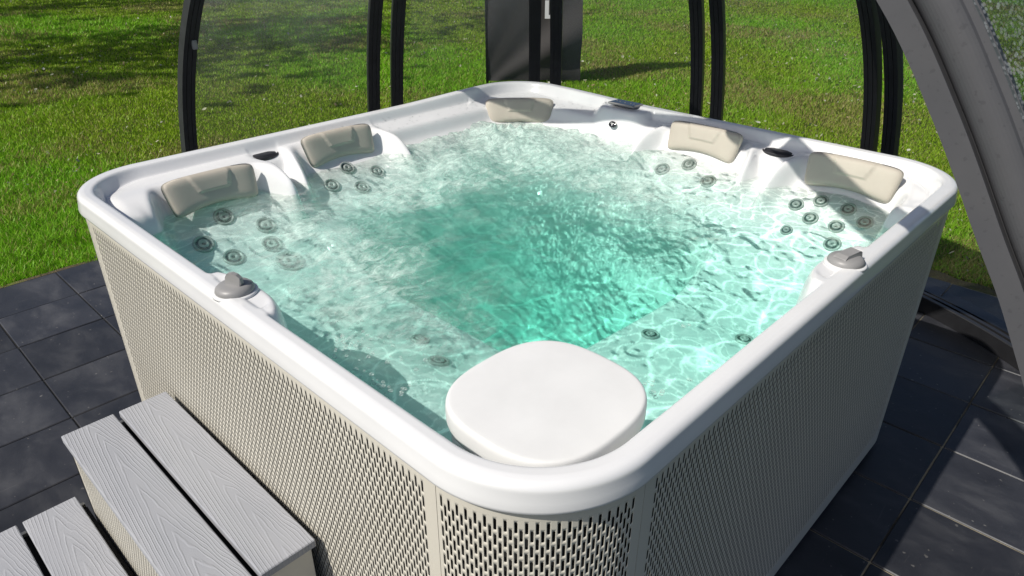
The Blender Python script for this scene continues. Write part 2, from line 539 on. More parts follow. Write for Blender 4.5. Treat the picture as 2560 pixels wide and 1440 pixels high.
def edging():
    # strip of soil and moss between the paving and the lawn
    v = []; f = []
    n = 160
    pts = [(PX1 + 0.012, -2.0 + (PY1 + 2.0) * i / n) for i in range(n + 1)]
    for i, (x, y) in enumerate(pts):
        w = 0.12 + 0.05 * math.sin(y * 5) * math.sin(y * 2.3 + 1) + 0.02 * math.sin(y * 23)
        v += [(x, y, -0.012), (x + w * .4, y, 0.004 + .004 * math.sin(y * 31)), (x + w, y, -0.03)]
        if i: a = 3 * i; f += [(a - 3, a - 2, a + 1, a), (a - 2, a - 1, a + 2, a + 1)]
    k = len(v)
    pts = [(-2.4 + (PX1 + 2.4) * i / n, PY1 + 0.012) for i in range(n + 1)]
    for i, (x, y) in enumerate(pts):
        w = 0.05 + 0.015 * math.sin(x * 7) + 0.008 * math.sin(x * 23)
        v += [(x, y, -0.014), (x, y + w * .4, -0.004), (x, y + w, -0.03)]
        if i: a = k + 3 * i; f += [(a - 3, a, a + 1, a - 2), (a - 2, a + 1, a + 2, a - 1)]
    o = mesh_obj('soil_edging', v, f, M['moss'], smooth=True)
    tag(o, kind='structure')
edging()

# ------------------------------------------------------------------ hot tub: outline and shell height field
SX, SY, RC = 2.250, 2.195, 0.265
ZL, ZT, WL = 1.028, 1.090, 0.955          # lip bottom, rim top, water level
MOUNDS = [  # wall ('y' back-left, 'x' back-right, 'c' back corner), centre along the wall, half width, depth
    ('y', 0.425, 0.215, 0.205), ('y', 1.01, 0.215, 0.125), ('c', 0.0, 0.205, 0.190),
    ('x', 0.975, 0.215, 0.120), ('x', 0.36, 0.215, 0.135)]

def sdf_in(x, y):
    """distance inside the outer rounded rectangle (positive inside)"""
    qx = np.abs(x - SX / 2) - (SX / 2 - RC)
    qy = np.abs(y - SY / 2) - (SY / 2 - RC)
    return -(np.hypot(np.maximum(qx, 0), np.maximum(qy, 0)) + np.minimum(np.maximum(qx, qy), 0) - RC)

def smax(a, b, k):
    h = np.clip(0.5 + 0.5 * (a - b) / k, 0, 1)
    return b + (a - b) * h + k * h * (1 - h)

def smin(a, b, k):
    return -smax(-a, -b, k)

def height(x, y):
    x = np.asarray(x, float); y = np.asarray(y, float)
    d = sdf_in(x, y)
    ex, ey = SX - x, SY - y
    # footwell and seats
    fx = smooth(0.76, 0.85, x) * smooth(0.45, 0.80, ex)
    fy = smooth(0.68, 0.77, y) * smooth(0.45, 0.80, ey)
    back = smin(ex, ey, 0.25)
    seat = 0.66 + 0.02 * np.sin(x * 3.0) + 0.07 * smooth(0.75, 0.35, x)
    lean = 0.93 - 0.66 * (back - 0.24)
    seat = smax(seat, lean, 0.10)
    z = seat + (0.16 - seat) * (fx * fy)
    # arm-like ridges between seats under water
    for (cx, cy, ax, ay, hh) in ((0.72, 1.70, 0.06, 0.22, 0.80), (1.30, 1.75, 0.06, 0.18, 0.78), (1.75, 0.67, 0.22, 0.06, 0.80), (1.75, 1.28, 0.18, 0.06, 0.76)):
        g = np.exp(-((x - cx) / ax) ** 2 - ((y - cy) / ay) ** 2)
        z = smax(z, hh * g, 0.08)
    # front walls, steep down from the rim
    isback = np.maximum(smooth(0.50, 0.36, ex), smooth(0.50, 0.36, ey))
    front = 1.083 - 0.62 * smooth(0.050, 0.150, d) - 0.5 * smooth(0.12, 0.22, d)
    # back walls: a cove below the rim, a narrow shelf, then the wall
    cove = 1.083 - 0.054 * smooth(0.052, 0.086, d) - 0.010 * smooth(0.086, 0.16, d)
    rec = cove - 0.50 * smooth(0.150, 0.235, d) - 0.4 * smooth(0.21, 0.3, d)
    mound = np.full_like(rec, -1.0)
    for w, c, hw, dep in MOUNDS:
        if w == 'y': s, dd = x - c, ey
        elif w == 'x': s, dd = y - c, ex
        else:
            s = ((x - SX) - (y - SY)) / math.sqrt(2); dd = (ex + ey) / math.sqrt(2) - 0.11
        a = np.abs(s) / hw
        cut = np.where((s < 0) & (c < 0.5) & (w != 'c'), 1.62, 1.20 + 0.15 * smooth(0.11, 0.24, dd))      # the end seats run on into the corner
        if w == 'c': cut = 1.34
        wrap = dep + 0.030 + 0.215 * (smooth(0.80, 1.24, a) if w != 'c' else smooth(0.96, 1.40, a))                # bucket shape: the sides reach forward
        t = dd - wrap
        top = 1.047 - 0.100 * np.clip((dd - dep) / 0.225, 0, 2) ** 2.2 - 0.6 * np.maximum(dd - dep - 0.30, 0)
        face = top - 0.175 * smooth(-0.055, 0.055, t) - 0.60 * np.maximum(t - 0.02, 0)
        plate = smooth(cut + 0.05, cut - 0.15, a) ** 0.8
        mz = 0.45 + (face - 0.45) * plate
        mound = np.maximum(mound, mz)
    mound = smin(mound, cove + 0.003 + 2.2 * np.maximum(d - 0.088, 0), 0.014)
    bz = smax(rec, mound, 0.028)
    wall = front + (bz - front) * isback
    # control ledges on the two near sides and the control panel ledge on the far side
    for (cx, cy, ax, ay) in ((0.045, 1.022, 0.080, 0.150), (1.202, 0.045, 0.150, 0.080)):
        g = (np.abs((x - cx) / ax) ** 2.4 + np.abs((y - cy) / ay) ** 2.4)
        led = 1.0855 - 0.46 * smooth(0.85, 2.3, g) - 0.5 * smooth(1.9, 5, g)
        dish = 0.005 * smooth(1.0, 0.80, (np.abs((x - cx - (.012 if ax < ay else 0)) / (ax * .74)) ** 2 + np.abs((y - cy - (0 if ax < ay else .012)) / (ay * .74)) ** 2))
        wall = smax(wall, led, 0.014) - dish
    g = (np.abs((x - 2.19) / 0.105) ** 3 + np.abs((y - 1.43) / 0.14) ** 3)
    led = 1.078 - 0.50 * smooth(0.70, 2.9, g) - 0.5 * smooth(2.4, 6, g)
    wall = smax(wall, led, 0.03)
    z = smax(z, wall, 0.05)
    return np.where(d < 0.052, np.maximum(z, 1.083), np.minimum(z, 1.0868))

_n = 470
_g = np.linspace(-0.05, 2.35, _n)
def _blurred():
    X, Y = np.meshgrid(_g, _g, indexing='ij')
    H = height(np.clip(X, 0.0, SX), np.clip(Y, 0.0, SY))
    k = np.fft.fftfreq(_n)[:, None]; l = np.fft.rfftfreq(_n)[None, :]
    sig = 0.011 / (_g[1] - _g[0])
    G = np.exp(-2 * (math.pi * sig) ** 2 * (k * k + l * l))
    return np.fft.irfft2(np.fft.rfft2(H) * G, s=H.shape)
_HB = _blurred()
def surface(x, y):
    """the moulded surface: the height field with its creases softened below the rim"""
    x = np.asarray(x, float); y = np.asarray(y, float)
    u = np.clip((x - _g[0]) / (_g[1] - _g[0]), 0, _n - 2.001); v = np.clip((y - _g[0]) / (_g[1] - _g[0]), 0, _n - 2.001)
    i = u.astype(int); j = v.astype(int); a = u - i; b_ = v - j
    hb = _HB[i, j] * (1 - a) * (1 - b_) + _HB[i + 1, j] * a * (1 - b_) + _HB[i, j + 1] * (1 - a) * b_ + _HB[i + 1, j + 1] * a * b_
    h0 = height(x, y)
    w = smooth(0.070, 0.105, sdf_in(x, y))
    return h0 * (1 - w) + hb * w

def outline(nc=26, ns=70):
    """samples of the outer rounded rectangle: position and inward normal, anticlockwise"""
    P = []; N = []
    cs = [((RC, RC), math.pi), ((SX - RC, RC), 1.5 * math.pi), ((SX - RC, SY - RC), 0.0), ((RC, SY - RC), 0.5 * math.pi)]
    for k, ((cx, cy), a0) in enumerate(cs):
        for i in range(nc):
            a = a0 + (i / (nc - 1)) * math.pi / 2
            P.append((cx + RC * math.cos(a), cy + RC * math.sin(a))); N.append((-math.cos(a), -math.sin(a)))
        nx = cs[(k + 1) % 4]
        a = a0 + math.pi / 2
        p0 = np.array(P[-1]); p1 = np.array((nx[0][0] + RC * math.cos(nx[1]), nx[0][1] + RC * math.sin(nx[1])))
        for i in range(1, ns):
            q = p0 + (p1 - p0) * i / ns
            P.append(tuple(q)); N.append((-math.cos(a), -math.sin(a)))
    return np.array(P), np.array(N)

tub = empty('hot_tub', (SX / 2, SY / 2, 0))
tag(tub, 'large white square hot tub with perforated cream cabinet standing on the dark paving', 'hot tub')
def put(o):                               # keep world coordinates although the tub's empty sits at its base centre
    o.parent = tub
    o.matrix_parent_inverse = Matrix.Translation((-SX / 2, -SY / 2, 0))
    return o

def shell():
    P, N = outline(54, 250)
    n = len(P)
    rings = []
    # outer lip: fold under, vertical face, shoulder, top
    lip = [(0.018, ZL + 0.012), (0.012, ZL + 0.002), (0.004, ZL), (0.0005, ZL + 0.004), (0.0, ZL + 0.010), (0.0025, ZL + 0.024), (0.005, ZL + 0.042)]
    for k in range(1, 10):
        a = k / 9 * math.pi / 2
        lip.append((0.005 + 0.019 * (1 - math.cos(a)), ZL + 0.042 + (1.0880 - ZL - 0.042) * math.sin(a)))
    # slightly raised hood around the far corner
    far = np.exp(-(((P[:, 0] - SX) ** 2 + (P[:, 1] - SY) ** 2) / 0.62 ** 2) ** 2) * 0.012
    for dd, z in lip:
        w = smooth(ZL + 0.02, ZT, z)
        rings.append(np.column_stack([P + N * dd, np.full(n, z) + far * w]))
    ds = np.concatenate([np.linspace(0.028, 0.058, 9), np.linspace(0.0605, 0.245, 62)])
    for dd in ds:
        q = P + N * dd
        hz = surface(q[:, 0], q[:, 1])
        flat = 1.0885 - 0.0015 * ((dd - 0.034) / 0.02)
        t = smooth(0.046, 0.060, dd)
        z = flat * (1 - t) + np.minimum(hz, flat + 0.5) * t
        z = z + far * (1 - smooth(0.05, 0.085, dd))
        rings.append(np.column_stack([q, z]))
    last = rings[-1][:, :2]
    c = np.array((SX / 2 - .02, SY / 2 - .02))
    m = 135
    for k in range(1, m):
        t = (k / m)
        q = last + (c - last) * (t * 0.985)
        rings.append(np.column_stack([q, surface(q[:, 0], q[:, 1])]))
    V = np.concatenate(rings)
    R = len(rings)
    I = np.arange(R * n).reshape(R, n)
    J = np.roll(I, -1, axis=1)
    q = np.stack([I[:-1], J[:-1], J[1:], I[1:]], -1).reshape(-1, 4)
    V = np.vstack([V, [[c[0], c[1], surface(c[0], c[1])]]])
    ci = len(V) - 1
    t = np.stack([I[-1], J[-1], np.full(n, ci)], -1)
    o = link('acrylic_shell', np_mesh('acrylic_shell', V, q, t), M['acrylic'], smooth=True)
    put(o)
    o['label'] = 'glossy white moulded tub shell with seats and rim'
shell()

# ------------------------------------------------------------------ perforated cabinet
def perforated(name, path, length, z0, z1, margins=(0.02, 0.02, 0.02, 0.02), mat=None, inward=0.0005, px=0.0178, pz=0.0357, sw=0.0053, slen=0.0252):
    """sheet along path(s)->(x,y,nx,ny); staggered rounded slots cut right through"""
    ml, mr, mb, mt = margins
    col = px / 2
    ncol = int((length - ml - mr) / col)
    nrow = int((z1 - z0 - mb - mt - pz / 2) / pz)
    sa = (length - ncol * col) * ml / (ml + mr)
    zt = z1 - mt
    zb = zt - nrow * pz - pz / 2
    V = []; Q = []; T = []
    base = 0
    def pts(S, Z, off=0.0):
        S = np.asarray(S, float); Z = np.asarray(Z, float)
        x, y, nx, ny = path(S)
        return np.stack([x - nx * off, y - ny * off, Z], -1)
    # cells
    ci, ri = np.meshgrid(np.arange(ncol), np.arange(nrow), indexing='ij')
    ci = ci.ravel(); ri = ri.ravel()
    s0 = sa + ci * col
    ztop = zt - ri * pz - (ci % 2) * pz / 2
    h = sw / 2; l = slen / 2; e = l - h * 0.8
    sc = s0 + col / 2; zc = ztop - pz / 2
    outer = [(s0, ztop - pz), (s0 + col, ztop - pz), (s0 + col, ztop), (s0, ztop)]
    inner = [(sc + h, zc - e), (sc + h, zc + e), (sc + h * .5, zc + l), (sc - h * .5, zc + l), (sc - h, zc + e), (sc - h, zc - e), (sc - h * .5, zc - l), (sc + h * .5, zc - l)]
    cell = np.stack([pts(a, b_) for a, b_ in outer] + [pts(a, b_) for a, b_ in inner] + [pts(a, b_, inward) for a, b_ in inner], 1)
    nc = len(ci)
    V.append(cell.reshape(-1, 3))
    o = (np.arange(nc) * 20)[:, None]
    def q(*k): Q.append(o + np.array(k)[None, :] + base)
    def t(*k): T.append(o + np.array(k)[None, :] + base)
    q(1, 2, 5, 4); q(3, 0, 9, 8); q(2, 3, 7, 6); q(0, 1, 11, 10)
    t(2, 6, 5); t(3, 8, 7); t(0, 10, 9); t(1, 4, 11)
    for k in range(8):
        q(4 + k, 4 + (k + 1) % 8, 12 + (k + 1) % 8, 12 + k)
    base += nc * 20
    # plain strips: half cells at top / bottom of the columns, and the margins
    def strip(sA, sB, zA, zB):
        nonlocal base
        sA, sB, zA, zB = [np.atleast_1d(np.asarray(k, float)) for k in (sA, sB, zA, zB)]
        c = np.stack([pts(sA, zA), pts(sB, zA), pts(sB, zB), pts(sA, zB)], 1)
        V.append(c.reshape(-1, 3)); m = len(c)
        Q.append(np.arange(m * 4).reshape(m, 4) + base); base += m * 4
    cc = np.arange(ncol)
    odd = cc[cc % 2 == 1]; ev = cc[cc % 2 == 0]
    strip(sa + odd * col, sa + (odd + 1) * col, np.full(len(odd), zt - pz / 2), np.full(len(odd), zt))
    strip(sa + ev * col, sa + (ev + 1) * col, np.full(len(ev), zb), np.full(len(ev), zb + pz / 2))
    seg = np.linspace(0, 1, 25)
    for A, B, za, zz in ((0, sa, z0, z1), (sa + ncol * col, length, z0, z1)):
        strip([A], [B], [za], [zz])
    S = sa + ncol * col * seg
    k = len(seg) - 1
    strip(S[:-1], S[1:], np.full(k, zt), np.full(k, z1)); strip(S[:-1], S[1:], np.full(k, z0), np.full(k, zb))
    # folded edges all round
    for S_ in (0, length):
        c = np.stack([pts([S_], [z0]), pts([S_], [z1]), pts([S_], [z1], 0.012), pts([S_], [z0], 0.012)], 1)
        V.append(c.reshape(-1, 3)); Q.append(np.arange(4)[None] + base); base += 4
    SS = length * seg
    for zz in (z0, z1):
        c = np.stack([pts(SS[:-1], np.full(k, zz)), pts(SS[1:], np.full(k, zz)), pts(SS[1:], np.full(k, zz), 0.012), pts(SS[:-1], np.full(k, zz), 0.012)], 1)
        V.append(c.reshape(-1, 3)); Q.append(np.arange(4 * k).reshape(k, 4) + base); base += 4 * k
    me = np_mesh(name, np.concatenate(V), np.concatenate(Q), np.concatenate(T))
    return link(name, me, mat or M['cream'])

IN = 0.012                                  # cabinet sits this far inside the lip
ZC0, ZC1 = 0.035, ZL + 0.006
def line_path(x0, y0, dx, dy, nx, ny):
    return lambda s: (x0 + dx * s, y0 + dy * s, nx + 0 * s, ny + 0 * s)
def arc_path(cx, cy, r, a0):
    return lambda s: (cx + r * np.cos(a0 + s / r), cy + r * np.sin(a0 + s / r), np.cos(a0 + s / r), np.sin(a0 + s / r))
G = 0.0015
ra = RC - IN
la = ra * math.pi / 2
fl = perforated('perforated_panel', line_path(IN, SY - RC - G, 0, -1, -1, 0), SY - 2 * RC - 2 * G, ZC0, ZC1, (0.018, 0.030, 0.03, 0.028)); put(fl)
fl['label'] = 'long sunlit perforated cream side panel behind the steps'
frp = perforated('perforated_panel', line_path(RC + G, IN, 1, 0, 0, -1), SX - 2 * RC - 2 * G, ZC0, ZC1, (0.030, 0.018, 0.03, 0.028)); put(frp)
frp['label'] = 'long perforated side panel in the shade'
fc = perforated('perforated_panel', arc_path(RC, RC, ra, math.pi), la, ZC0, ZC1, (0.006, 0.020, 0.03, 0.028)); put(fc)
fc['label'] = 'rounded perforated corner panel nearest the viewer'
for (cx, cy, a0) in ((RC, SY - RC, math.pi / 2), (SX - RC, RC, 1.5 * math.pi)):
    put(perforated('perforated_panel', arc_path(cx, cy, ra, a0), la, ZC0, ZC1, (0.012, 0.012, 0.03, 0.028)))
put(perforated('perforated_panel', line_path(SX - IN, RC + G, 0, 1, 1, 0), SY - 2 * RC - 2 * G, ZC0, ZC1, (0.03, 0.03, 0.03, 0.03), px=0.0712, pz=0.12))
put(perforated('perforated_panel', line_path(SX - RC - G, SY - IN, -1, 0, 0, 1), SX - 2 * RC - 2 * G, ZC0, ZC1, (0.03, 0.03, 0.03, 0.03), px=0.0712, pz=0.12))
put(perforated('perforated_panel', arc_path(SX - RC, SY - RC, ra, 0.0), la, ZC0, ZC1, (0.02, 0.02, 0.03, 0.03), px=0.0356, pz=0.0714))

def liner():
    P, N = outline(12, 4)
    n = len(P)
    V = []; F = []
    for z, dd in ((0.0, 0.045), (0.03, 0.045), (0.03, 0.034), (ZL + 0.004, 0.034)):
        V += [(p[0] + q[0] * dd, p[1] + q[1] * dd, z) for p, q in zip(P, N)]
    for k in range(3):
        for i in range(n):
            a = k * n + i; b_ = k * n + (i + 1) % n
            F.append((a, b_, b_ + n, a + n))
    put(mesh_obj('cabinet_liner', V, F, M['liner'], smooth=False))
liner()

# ------------------------------------------------------------------ water
def water():
    n = 576
    L = 2.304
    g = np.linspace(-0.02, -0.02 + L, n)
    X, Y = np.meshgrid(g, g, indexing='ij')
    d = sdf_in(X, Y)
    # how stirred up the water is, 0 calm .. 1 boiling
    def blob(cx, cy, r, rx=1.0, a=0.0):
        c, s = math.cos(a), math.sin(a)
        u = (X - cx) * c + (Y - cy) * s; v = -(X - cx) * s + (Y - cy) * c
        return np.exp(-((u / (r * rx)) ** 2 + (v / r) ** 2))
    turb = 0.14 + 0.80 * blob(1.75, 1.75, 0.42) + 0.55 * blob(1.15, 1.45, 0.38, 1.6, 0.6) + 0.55 * blob(0.50, 1.35, 0.28, 1.5, 1.2) + 0.45 * blob(1.55, 1.05, 0.30, 1.5, 0.8) + 0.05 * blob(1.1, 1.1, 0.35)
    turb = np.clip(turb, 0, 1.1)
    Z = 0.0060 * field(n, 3, 9, 1.0, 1) * (0.35 + turb)
    Z += 0.0034 * field(n, 9, 26, 1.2, 2, (1.0, 1.5)) * (0.10 + 1.3 * turb)
    Z += 0.0016 * field(n, 26, 70, 1.2, 3) * (0.04 + 1.4 * turb)
    Z += 0.0007 * field(n, 70, 160, 0.8, 4) * np.clip(turb - 0.15, 0, 1)
    Z += 0.010 * blob(1.72, 1.72, 0.22) * (0.8 + 0.5 * field(n, 8, 30, 1, 5)) + 0.012 * blob(1.45, 1.62, 0.22) + 0.010 * blob(0.50, 1.55, 0.16)
    # ring ripples above a few jets
    for cx, cy, A in ((1.05, 0.98, 1.0), (0.80, 0.62, 0.5), (0.95, 0.30, 0.5), (0.40, 1.78, 0.8), (1.75, 0.40, 0.6)):
        r = np.hypot(X - cx, Y - cy)
        Z += A * 0.0022 * np.cos(r * 2 * math.pi / 0.045) * np.exp(-r / 0.09)
    # small spouts thrown up at the far corner
    for k in range(26):
        a = RNG.normal(0, 1, 2)
        cx, cy = 1.77 + 0.08 * a[0], 1.80 + 0.08 * a[1]
        Z += RNG.uniform(0.004, 0.022) * np.exp(-(((X - cx) ** 2 + (Y - cy) ** 2) / (RNG.uniform(0.007, 0.016)) ** 2))
    Zw = WL + Z * smooth(-0.02, 0.06, d)
    # foam and rising fine bubbles
    f1 = field(n, 6, 60, 1.35, 21, (1.0, 1.3)); f2 = field(n, 30, 200, 0.8, 22); f3 = field(n, 3, 14, 1.2, 23)
    mask = 1.05 * blob(0.46, 1.20, 0.17, 2.7, 1.45) + 0.75 * blob(1.25, 1.58, 0.18, 2.2, 0.1) + 1.15 * blob(1.80, 1.72, 0.34, 1.4, -0.8) \
        + 0.85 * blob(1.66, 1.15, 0.20, 1.9, 1.3) + 0.45 * blob(0.95, 1.62, 0.16) + 0.30 * blob(1.55, 0.78, 0.18)
    mask = np.clip(mask, 0, 1)
    foam = mask * (0.95 + 0.22 * f1 + 0.12 * f3) + 0.14 * np.clip(turb, 0, 1) * np.clip(0.3 + f1 + 0.4 * f3, 0, 2)
    foam = np.clip(foam, 0, 0.92)
    # random net standing in for sunlight caustics, painted into the clear water colour
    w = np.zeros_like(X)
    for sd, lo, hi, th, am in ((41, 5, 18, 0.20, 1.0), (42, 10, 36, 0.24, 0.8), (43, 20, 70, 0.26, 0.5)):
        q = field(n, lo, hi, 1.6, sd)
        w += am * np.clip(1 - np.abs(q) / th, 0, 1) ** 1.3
    caustic_web = np.clip(w, 0, 1) * (0.42 + 0.58 * np.clip(smooth(0.95, 0.60, Y) + 0.7 * blob(1.75, 0.6, 0.5) + 0.5 * blob(0.4, 1.75, 0.25), 0, 1))
    chop = np.clip(0.15 + 0.95 * smooth(0.45, 0.95, turb) - 0.0, 0, 1) * smooth(0.30, 0.45, X + 0.4 * Y)
    chop *= 1 - np.clip(blob(1.85, 0.35, 0.35) + blob(0.9, 0.3, 0.35, 1.4, 0), 0, 1)
    # keep the cells inside the outline, close the body with a skirt and a bottom
    ok = d > 0.035
    cellok = ok[:-1, :-1] & ok[1:, :-1] & ok[1:, 1:] & ok[:-1, 1:]
    I = np.arange(n * n).reshape(n, n)
    q = np.stack([I[:-1, :-1], I[1:, :-1], I[1:, 1:], I[:-1, 1:]], -1)[cellok]
    used = np.zeros(n * n, bool); used[q.ravel()] = True
    remap = -np.ones(n * n, np.int64); remap[used] = np.arange(used.sum())
    q = remap[q]
    V = np.stack([X.ravel(), Y.ravel(), Zw.ravel()], -1)[used]
    nv = len(V)
    # boundary edges
    E = np.concatenate([q[:, [0, 1]], q[:, [1, 2]], q[:, [2, 3]], q[:, [3, 0]]])
    key = np.sort(E, axis=1); kk = key[:, 0] * nv + key[:, 1]
    u, inv, cnt = np.unique(kk, return_inverse=True, return_counts=True)
    B = E[cnt[inv] == 1]
    ids = np.unique(B.ravel())
    low = -np.ones(nv, np.int64); low[ids] = nv + np.arange(len(ids))
    V2 = V[ids].copy(); V2[:, 2] = 0.12
    skirt = np.stack([B[:, 1], B[:, 0], low[B[:, 0]], low[B[:, 1]]], -1)
    c = np.array([[SX / 2, SY / 2, 0.12]])
    tri = np.stack([low[B[:, 1]], low[B[:, 0]], np.full(len(B), nv + len(ids))], -1)
    me = np_mesh('spa_water', np.vstack([V, V2, c]), np.vstack([q, skirt]), tri)
    pad = len(ids) + 1
    for nm, arr in (('foam', foam), ('caustic_web', caustic_web), ('chop', chop), ('stir', np.clip(turb, 0, 1))):
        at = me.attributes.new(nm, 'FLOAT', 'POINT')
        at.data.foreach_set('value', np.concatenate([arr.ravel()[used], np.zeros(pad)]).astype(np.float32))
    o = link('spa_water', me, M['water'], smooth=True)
    tag(o, kind='structure')
    o['label'] = 'churning turquoise water with foam inside the white hot tub'
water()

# ------------------------------------------------------------------ parts of the tub
def shape_at(name, v, f, loc, rot=(0, 0, 0), mat=None, smooth_=True, mats=None, midx=None, parent=None):
    R = Matrix.Translation(loc) @ (rot if isinstance(rot, Matrix) else Matrix.Rotation(rot[2], 4, 'Z') @ Matrix.Rotation(rot[1], 4, 'Y') @ Matrix.Rotation(rot[0], 4, 'X'))
    o = mesh_obj(name, [R @ Vector(p) for p in v], f, mat, None, smooth_, mats, midx)
    if parent is None: put(o)
    else: o.parent = parent; 
    return o

def pillow(wall, c, dep, label, wid=0.172, tilt_z=1.066):
    nu, nv = 48, 30
    V = []; F = []
    U = np.linspace(-1, 1, nu); Wv = np.linspace(-1, 1, nv)
    def rounded(u, v):
        # square -> rounded square
        p = 7.0
        m = max(abs(u), abs(v))
        if m < 1e-6: return 0.0, 0.0
        k = m / ((abs(u) ** p + abs(v) ** p) ** (1 / p))
        return u * k, v * k
    def surf(u, v, back):
        a, b_ = rounded(u, v)
        half = wid * (1.0 - 0.055 * (1 - b_))           # a little narrower at the bottom
        s = a * half
        arch = 0.020 * (1 - a * a) * (0.5 - 0.5 * b_) ** 1.5
        t = 0.063 * (b_ - 1) + arch                      # distance below the top edge
        m = max(abs(u), abs(v))
        th = 0.025 * (1 - m ** 6) ** 0.5 if not back else -0.012 * (1 - m ** 5)
        emb = 0.0
        if not back:
            ww = 0.46 - 0.14 * (0.9 - b_) / 1.3
            e = min(smooth(0, .045, ww - abs(a)), smooth(0, .09, b_ + 0.12))
            emb = 0.006 * float(e)
        hollow = 0.016 * (a * a)                          # ends curl towards the bather
        depth = dep - 0.012 + 0.050 * (-t / 0.126) + th + emb + hollow * 0.7 + 0.018
        z = tilt_z + t * 1.02 + 0.35 * (th + emb)
        return s, depth, z
    for back in (False, True):
        for v in Wv:
            for u in U:
                s, dd, z = surf(u, v, back)
                if wall == 'y': V.append((c - s, SY - dd, z))
                elif wall == 'x': V.append((SX - dd, c + s, z))
                else:
                    k = (dd + 0.11) / math.sqrt(2)
                    V.append((SX - k + s / math.sqrt(2), SY - k - s / math.sqrt(2), z))
    N1 = nu * nv
    for j in range(nv - 1):
        for i in range(nu - 1):
            a = j * nu + i
            F.append((a, a + 1, a + nu + 1, a + nu)); F.append((N1 + a, N1 + a + nu, N1 + a + nu + 1, N1 + a + 1))
    ring = [i for i in range(nu)] + [j * nu + nu - 1 for j in range(1, nv)] + [(nv - 1) * nu + i for i in range(nu - 2, -1, -1)] + [j * nu for j in range(nv - 2, 0, -1)]
    for k in range(len(ring)):
        a, b_ = ring[k], ring[(k + 1) % len(ring)]
        F.append((b_, a, N1 + a, N1 + b_))
    o = mesh_obj('headrest_pillow', V, F, M['pillow'], smooth=True)
    put(o)
    o['label'] = label
pillow('y', 0.425, 0.205, 'beige headrest at the near end of the left wall, half in shade', tilt_z=1.064)
pillow('y', 1.01, 0.125, 'beige headrest in the middle of the left wall', tilt_z=1.083)
pillow('c', 0.0, 0.222, 'beige headrest in the far corner above the splashing water', tilt_z=1.062)
pillow('x', 0.975, 0.120, 'beige headrest in the middle of the far right wall', tilt_z=1.086)
pillow('x', 0.36, 0.135, 'beige headrest at the right corner crossed by a shadow', tilt_z=1.085)

def diverter(x, y, z, ang, upright, label):
    root = []
    v, f = lathe_vf([(0.0465, 0.0), (0.0465, 0.004), (0.044, 0.006), (0.040, 0.0062)], 40)
    a = shape_at('diverter_base', [(q[0]*1.12,q[1]*1.12,q[2]*1.2) for q in v], f, (x, y, z), mat=M['white_plastic'])
    v, f = lathe_vf([(0.0395, 0.005), (0.0405, 0.010), (0.039, 0.017), (0.034, 0.0225), (0.028, 0.0255), (0.001, 0.0265)], 40)
    k = shape_at('diverter_knob', [(q[0]*1.12,q[1]*1.12,q[2]*0.95) for q in v], f, (x, y, z), mat=M['grey_plastic'])
    # winged lever
    W = []; F = []
    if upright: prof = [(-0.020, 0.022), (-0.023, 0.036), (-0.021, 0.050), (-0.013, 0.059), (-0.001, 0.062), (0.010, 0.058), (0.016, 0.046), (0.017, 0.022)]
    else: prof = [(-0.034, 0.018), (-0.034, 0.036), (-0.028, 0.041), (0.016, 0.037), (0.026, 0.030), (0.030, 0.022), (0.030, 0.018)]
    for sgn in (-1, 1):
        for (px, pz) in prof:
            th = (0.0045 if pz > 0.03 else 0.009) if upright else (0.0135 if pz > 0.03 else 0.016)
            W.append((px, sgn * th, pz))
    m = len(prof)
    F.append(tuple(range(m))); F.append(tuple(range(2 * m - 1, m - 1, -1)))
    for i in range(m): F.append((i, m + i, m + (i + 1) % m, (i + 1) % m))
    shape_at('diverter_lever', [(q[0]*1.12,q[1]*1.12,q[2]*0.86) for q in W], F, (x, y, z), (0, 0, ang), mat=M['grey_plastic'], smooth_=False)
    a['label'] = label
diverter(0.057, 1.034, 1.0800, math.radians(115), True, 'round white base under the grey diverter knob by the steps')
diverter(1.212, 0.057, 1.0800, math.radians(165), False, 'round white base under the grey diverter knob on the shaded side')

def speaker(x, y, z, ang, label):
    v, f = lathe_vf([(0.068, 0.0), (0.068, 0.010), (0.064, 0.014), (0.058, 0.011), (0.054, 0.016), (0.036, 0.019), (0.001, 0.019)], 40, 1.0, 0.55)
    o = shape_at('speaker', v, f, (x, y, z), (0, 0, ang), mat=M['black_grille'])
    o['label'] = label
speaker(0.700, 2.095, 1.0235, 0.0, 'black oval pop-up speaker between the two left headrests')
speaker(2.148, 0.672, 1.0235, math.pi / 2, 'black oval pop-up speaker between the two right headrests')

def control_panel():
    v, f = box_vf(-0.043, 0.043, -0.072, 0.072, 0.0, 0.010, 0.004)
    o = shape_at('control_panel', v, f, (2.178, 1.440, 1.0855), (0, 0.03, 0), mat=M['grey_plastic'], smooth_=False)
    o['label'] = 'topside control panel with black display on the far rim'
    v, f = box_vf(-0.037, 0.037, -0.066, 0.066, 0.0, 0.0016, 0.0006)
    k = mesh_obj('display', v, f, M['black_gloss']); put(k); k.parent = o
    k.matrix_parent_inverse = Matrix.Identity(4)
    k.matrix_world = Matrix.Translation((2.178, 1.440, 1.0945)) @ Matrix.Rotation(0.03, 4, 'Y')
    for i, (dx, dy) in enumerate(((0, -.048), (0, -.03), (0, .03), (0, .048), (-.004, 0))):
        v, f = lathe_vf([(0.004, 0), (0.004, 0.0006), (0.001, 0.0006)], 12)
        q = mesh_obj('button_icon', [(a + 2.178 + dx, b_ + 1.440 + dy, c + 1.0964) for a, b_, c in v], f, M['grey_plastic'])
        q.parent = o
        q.matrix_parent_inverse = Matrix.Translation((-SX / 2, -SY / 2, 0)).inverted() @ Matrix.Translation((-SX / 2, -SY / 2, 0))
control_panel()

